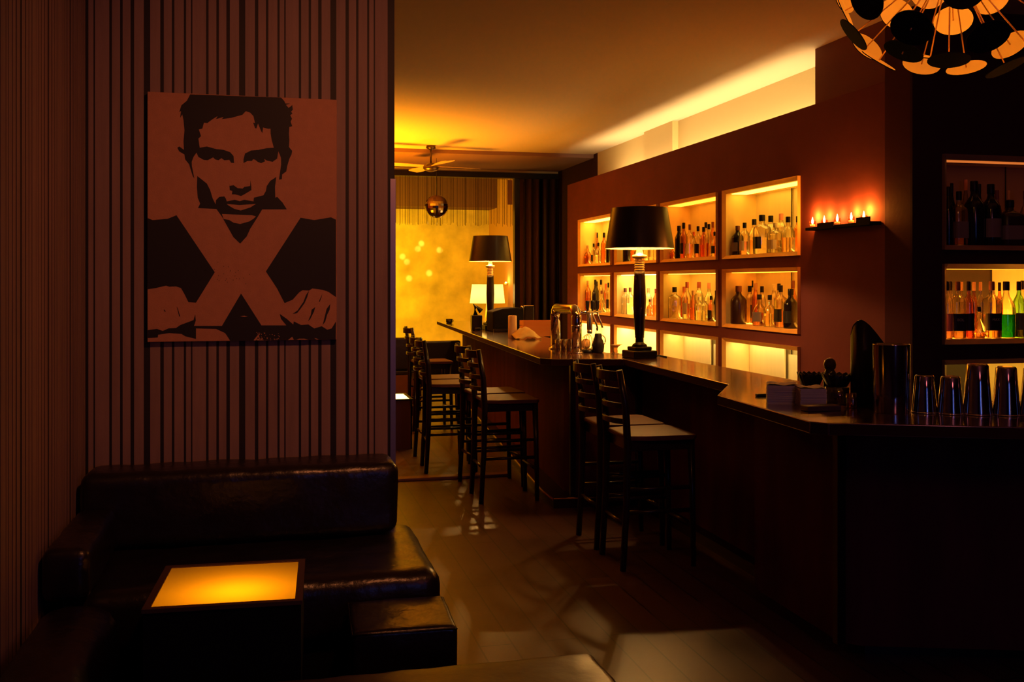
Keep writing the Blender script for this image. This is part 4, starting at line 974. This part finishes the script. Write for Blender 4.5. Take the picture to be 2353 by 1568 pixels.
bm = NB(); box(bm, -.16,.16,-.09,.09,.0,.008); obj('crate_bottom', bm, M['orange'], r)
p = p+Vector((.0,.40,0))
r = thing('card_terminal', 'small black box with a bright top edge behind the wooden crate', 'card reader', (p.x, p.y, HC))
bm = NB(); box(bm, -.05,.05,-.03,.03,0,.27, bev=.012); obj('terminal_body', bm, M['black'], r)
bm = NB(); box(bm, -.045,.045,-.028,.028,.270,.278, bev=.003); obj('bright_top', bm, M['cream'], r)
# pos / espresso machine
p = at(1165, 763)+Vector((.06,.18,0))
r = thing('espresso_machine', 'large rounded black machine on the bar at the foot of the farther lamp', 'coffee machine', (p.x, p.y, HC))
bm = NB(); pr = [(-.20,0),(.20,0),(.20,.15),(.19,.205),(.155,.235),(.05,.245),(-.10,.235),(-.20,.205)]
a = [bm.verts.new((x, -.15, z)) for x, z in pr]; b = [bm.verts.new((x, .15, z)) for x, z in pr]
bm.faces.new(a[::-1]); bm.faces.new(b)
for k in range(len(pr)): bm.faces.new((a[k], a[(k+1)%len(pr)], b[(k+1)%len(pr)], b[k]))
o = obj('machine_body', bm, M['matblack'], r); md = o.modifiers.new('b', 'BEVEL'); md.width = .012; md.segments = 3
bm = NB(); box(bm, -.20,.20,-.19,-.15,0,.03, bev=.005); obj('drip_tray', bm, M['black'], r)
bm = NB(); tube(bm, [(.17,-.15,.23),(.205,-.17,.16),(.18,-.19,.03)], .004, 6); obj('steam_wand', bm, M['brass'], r)
bm = NB(); sphere(bm, (.13,-.05,.25), .012, 10, 8); obj('valve_knob', bm, M['chrome'], r)
p = at(1106, 762)+Vector((.0,.25,0))
r = thing('bottle_dispenser', 'slim black upright dispenser at the left of the coffee machine', 'dispenser', (p.x, p.y, HC))
bm = NB(); box(bm, -.055,.055,-.05,.05,0,.16, bev=.01); tube(bm, [(-.01,0,.15),(-.02,0,.26),(.05,0,.20)], .03, 10); obj('dispenser_body', bm, M['black'], r)
bm = NB(); lathe(bm, [(.03,.0),(.034,.02),(.03,.03)], 16, .0, -.07); obj('drip_cup', bm, M['black'], r)
p = at(1029, 742)
r = thing('ashtray', 'tiny dark cup standing near the far tip of the counter', 'cup', (p.x, p.y-.1, HC))
bm = NB(); lathe(bm, [(.03,0),(.04,.01),(.042,.05),(.035,.05),(.03,.015)], 18); obj('cup_body', bm, M['black'], r)
bm = NB(); tube(bm, [(.04+.015*math.sin(t), 0, .028-.014*math.cos(t)) for t in [PI*k/6 for k in range(7)]], .003, 6); obj('handle', bm, M['black'], r)

# ================================================================== LIGHT OF THE PLACE AND ADDED FILLS
# cove strip hidden behind the top of the bar wall
bm = NB(); box(bm, XB+.09, XB+.25, 5.95, 10.5, 2.431, 2.445)
o = obj('cove_strip_light', bm, emis('cove_tube', (.95,.74,.28), 24)); tag(o, 'warm strip light hidden in the cove on top of the bottle wall', 'strip light')
# unseen area light added to wash the far wall
w = light('AREA', 'far_wall_wash', (.7, 13.3, 1.7), 85, (1,.60,.012), (.4,.4)); aim(w, (1.75, 15.0, 1.65))
w = light('AREA', 'far_ceiling_fill', (.42, 10.75, 1.15), 270, (1,.35,.004), (1.4,1.2), (PI,0,0), spread=math.radians(120))  # unseen upward light added to brighten the far ceiling
for (u, v) in ((960,572),(935,602),(1010,575),(986,628),(940,640),(925,590),(968,560)):
    t = py(u, v, 15.0); s = light('SPOT', 'mirror_ball_reflection', (bc.x, bc.y+.17, bc.z), 350, (.8,1,.25), .01, spot_size=math.radians(2.2), spot_blend=.9); aim(s, t)
# unseen fills added: spot on the poster wall, reddish light in the lounge
sp = light('SPOT', 'poster_wall_fill', (.75, 1.9, 3.0), 88, (1,.28,.085), .08, spot_size=math.radians(80), spot_blend=1.0); aim(sp, (.12, 4.3, 1.45))
light('POINT', 'lounge_fill', (1.9, .4, 2.3), 7, (1,.21,.24), .25)
# dusk light through the window behind the viewer
w = light('AREA', 'window_dusk', (1.6, -1.95, 1.7), 4.0, (.14,.26,1), (.2,1.5), (-PI/2,0,0)); w.rotation_euler = (PI/2,0,0)
wd = bpy.data.worlds.new('dusk'); bpy.context.scene.world = wd; wd.use_nodes = True
wd.node_tree.nodes['Background'].inputs[0].default_value = (.03,.07,.4,1); wd.node_tree.nodes['Background'].inputs[1].default_value = .3
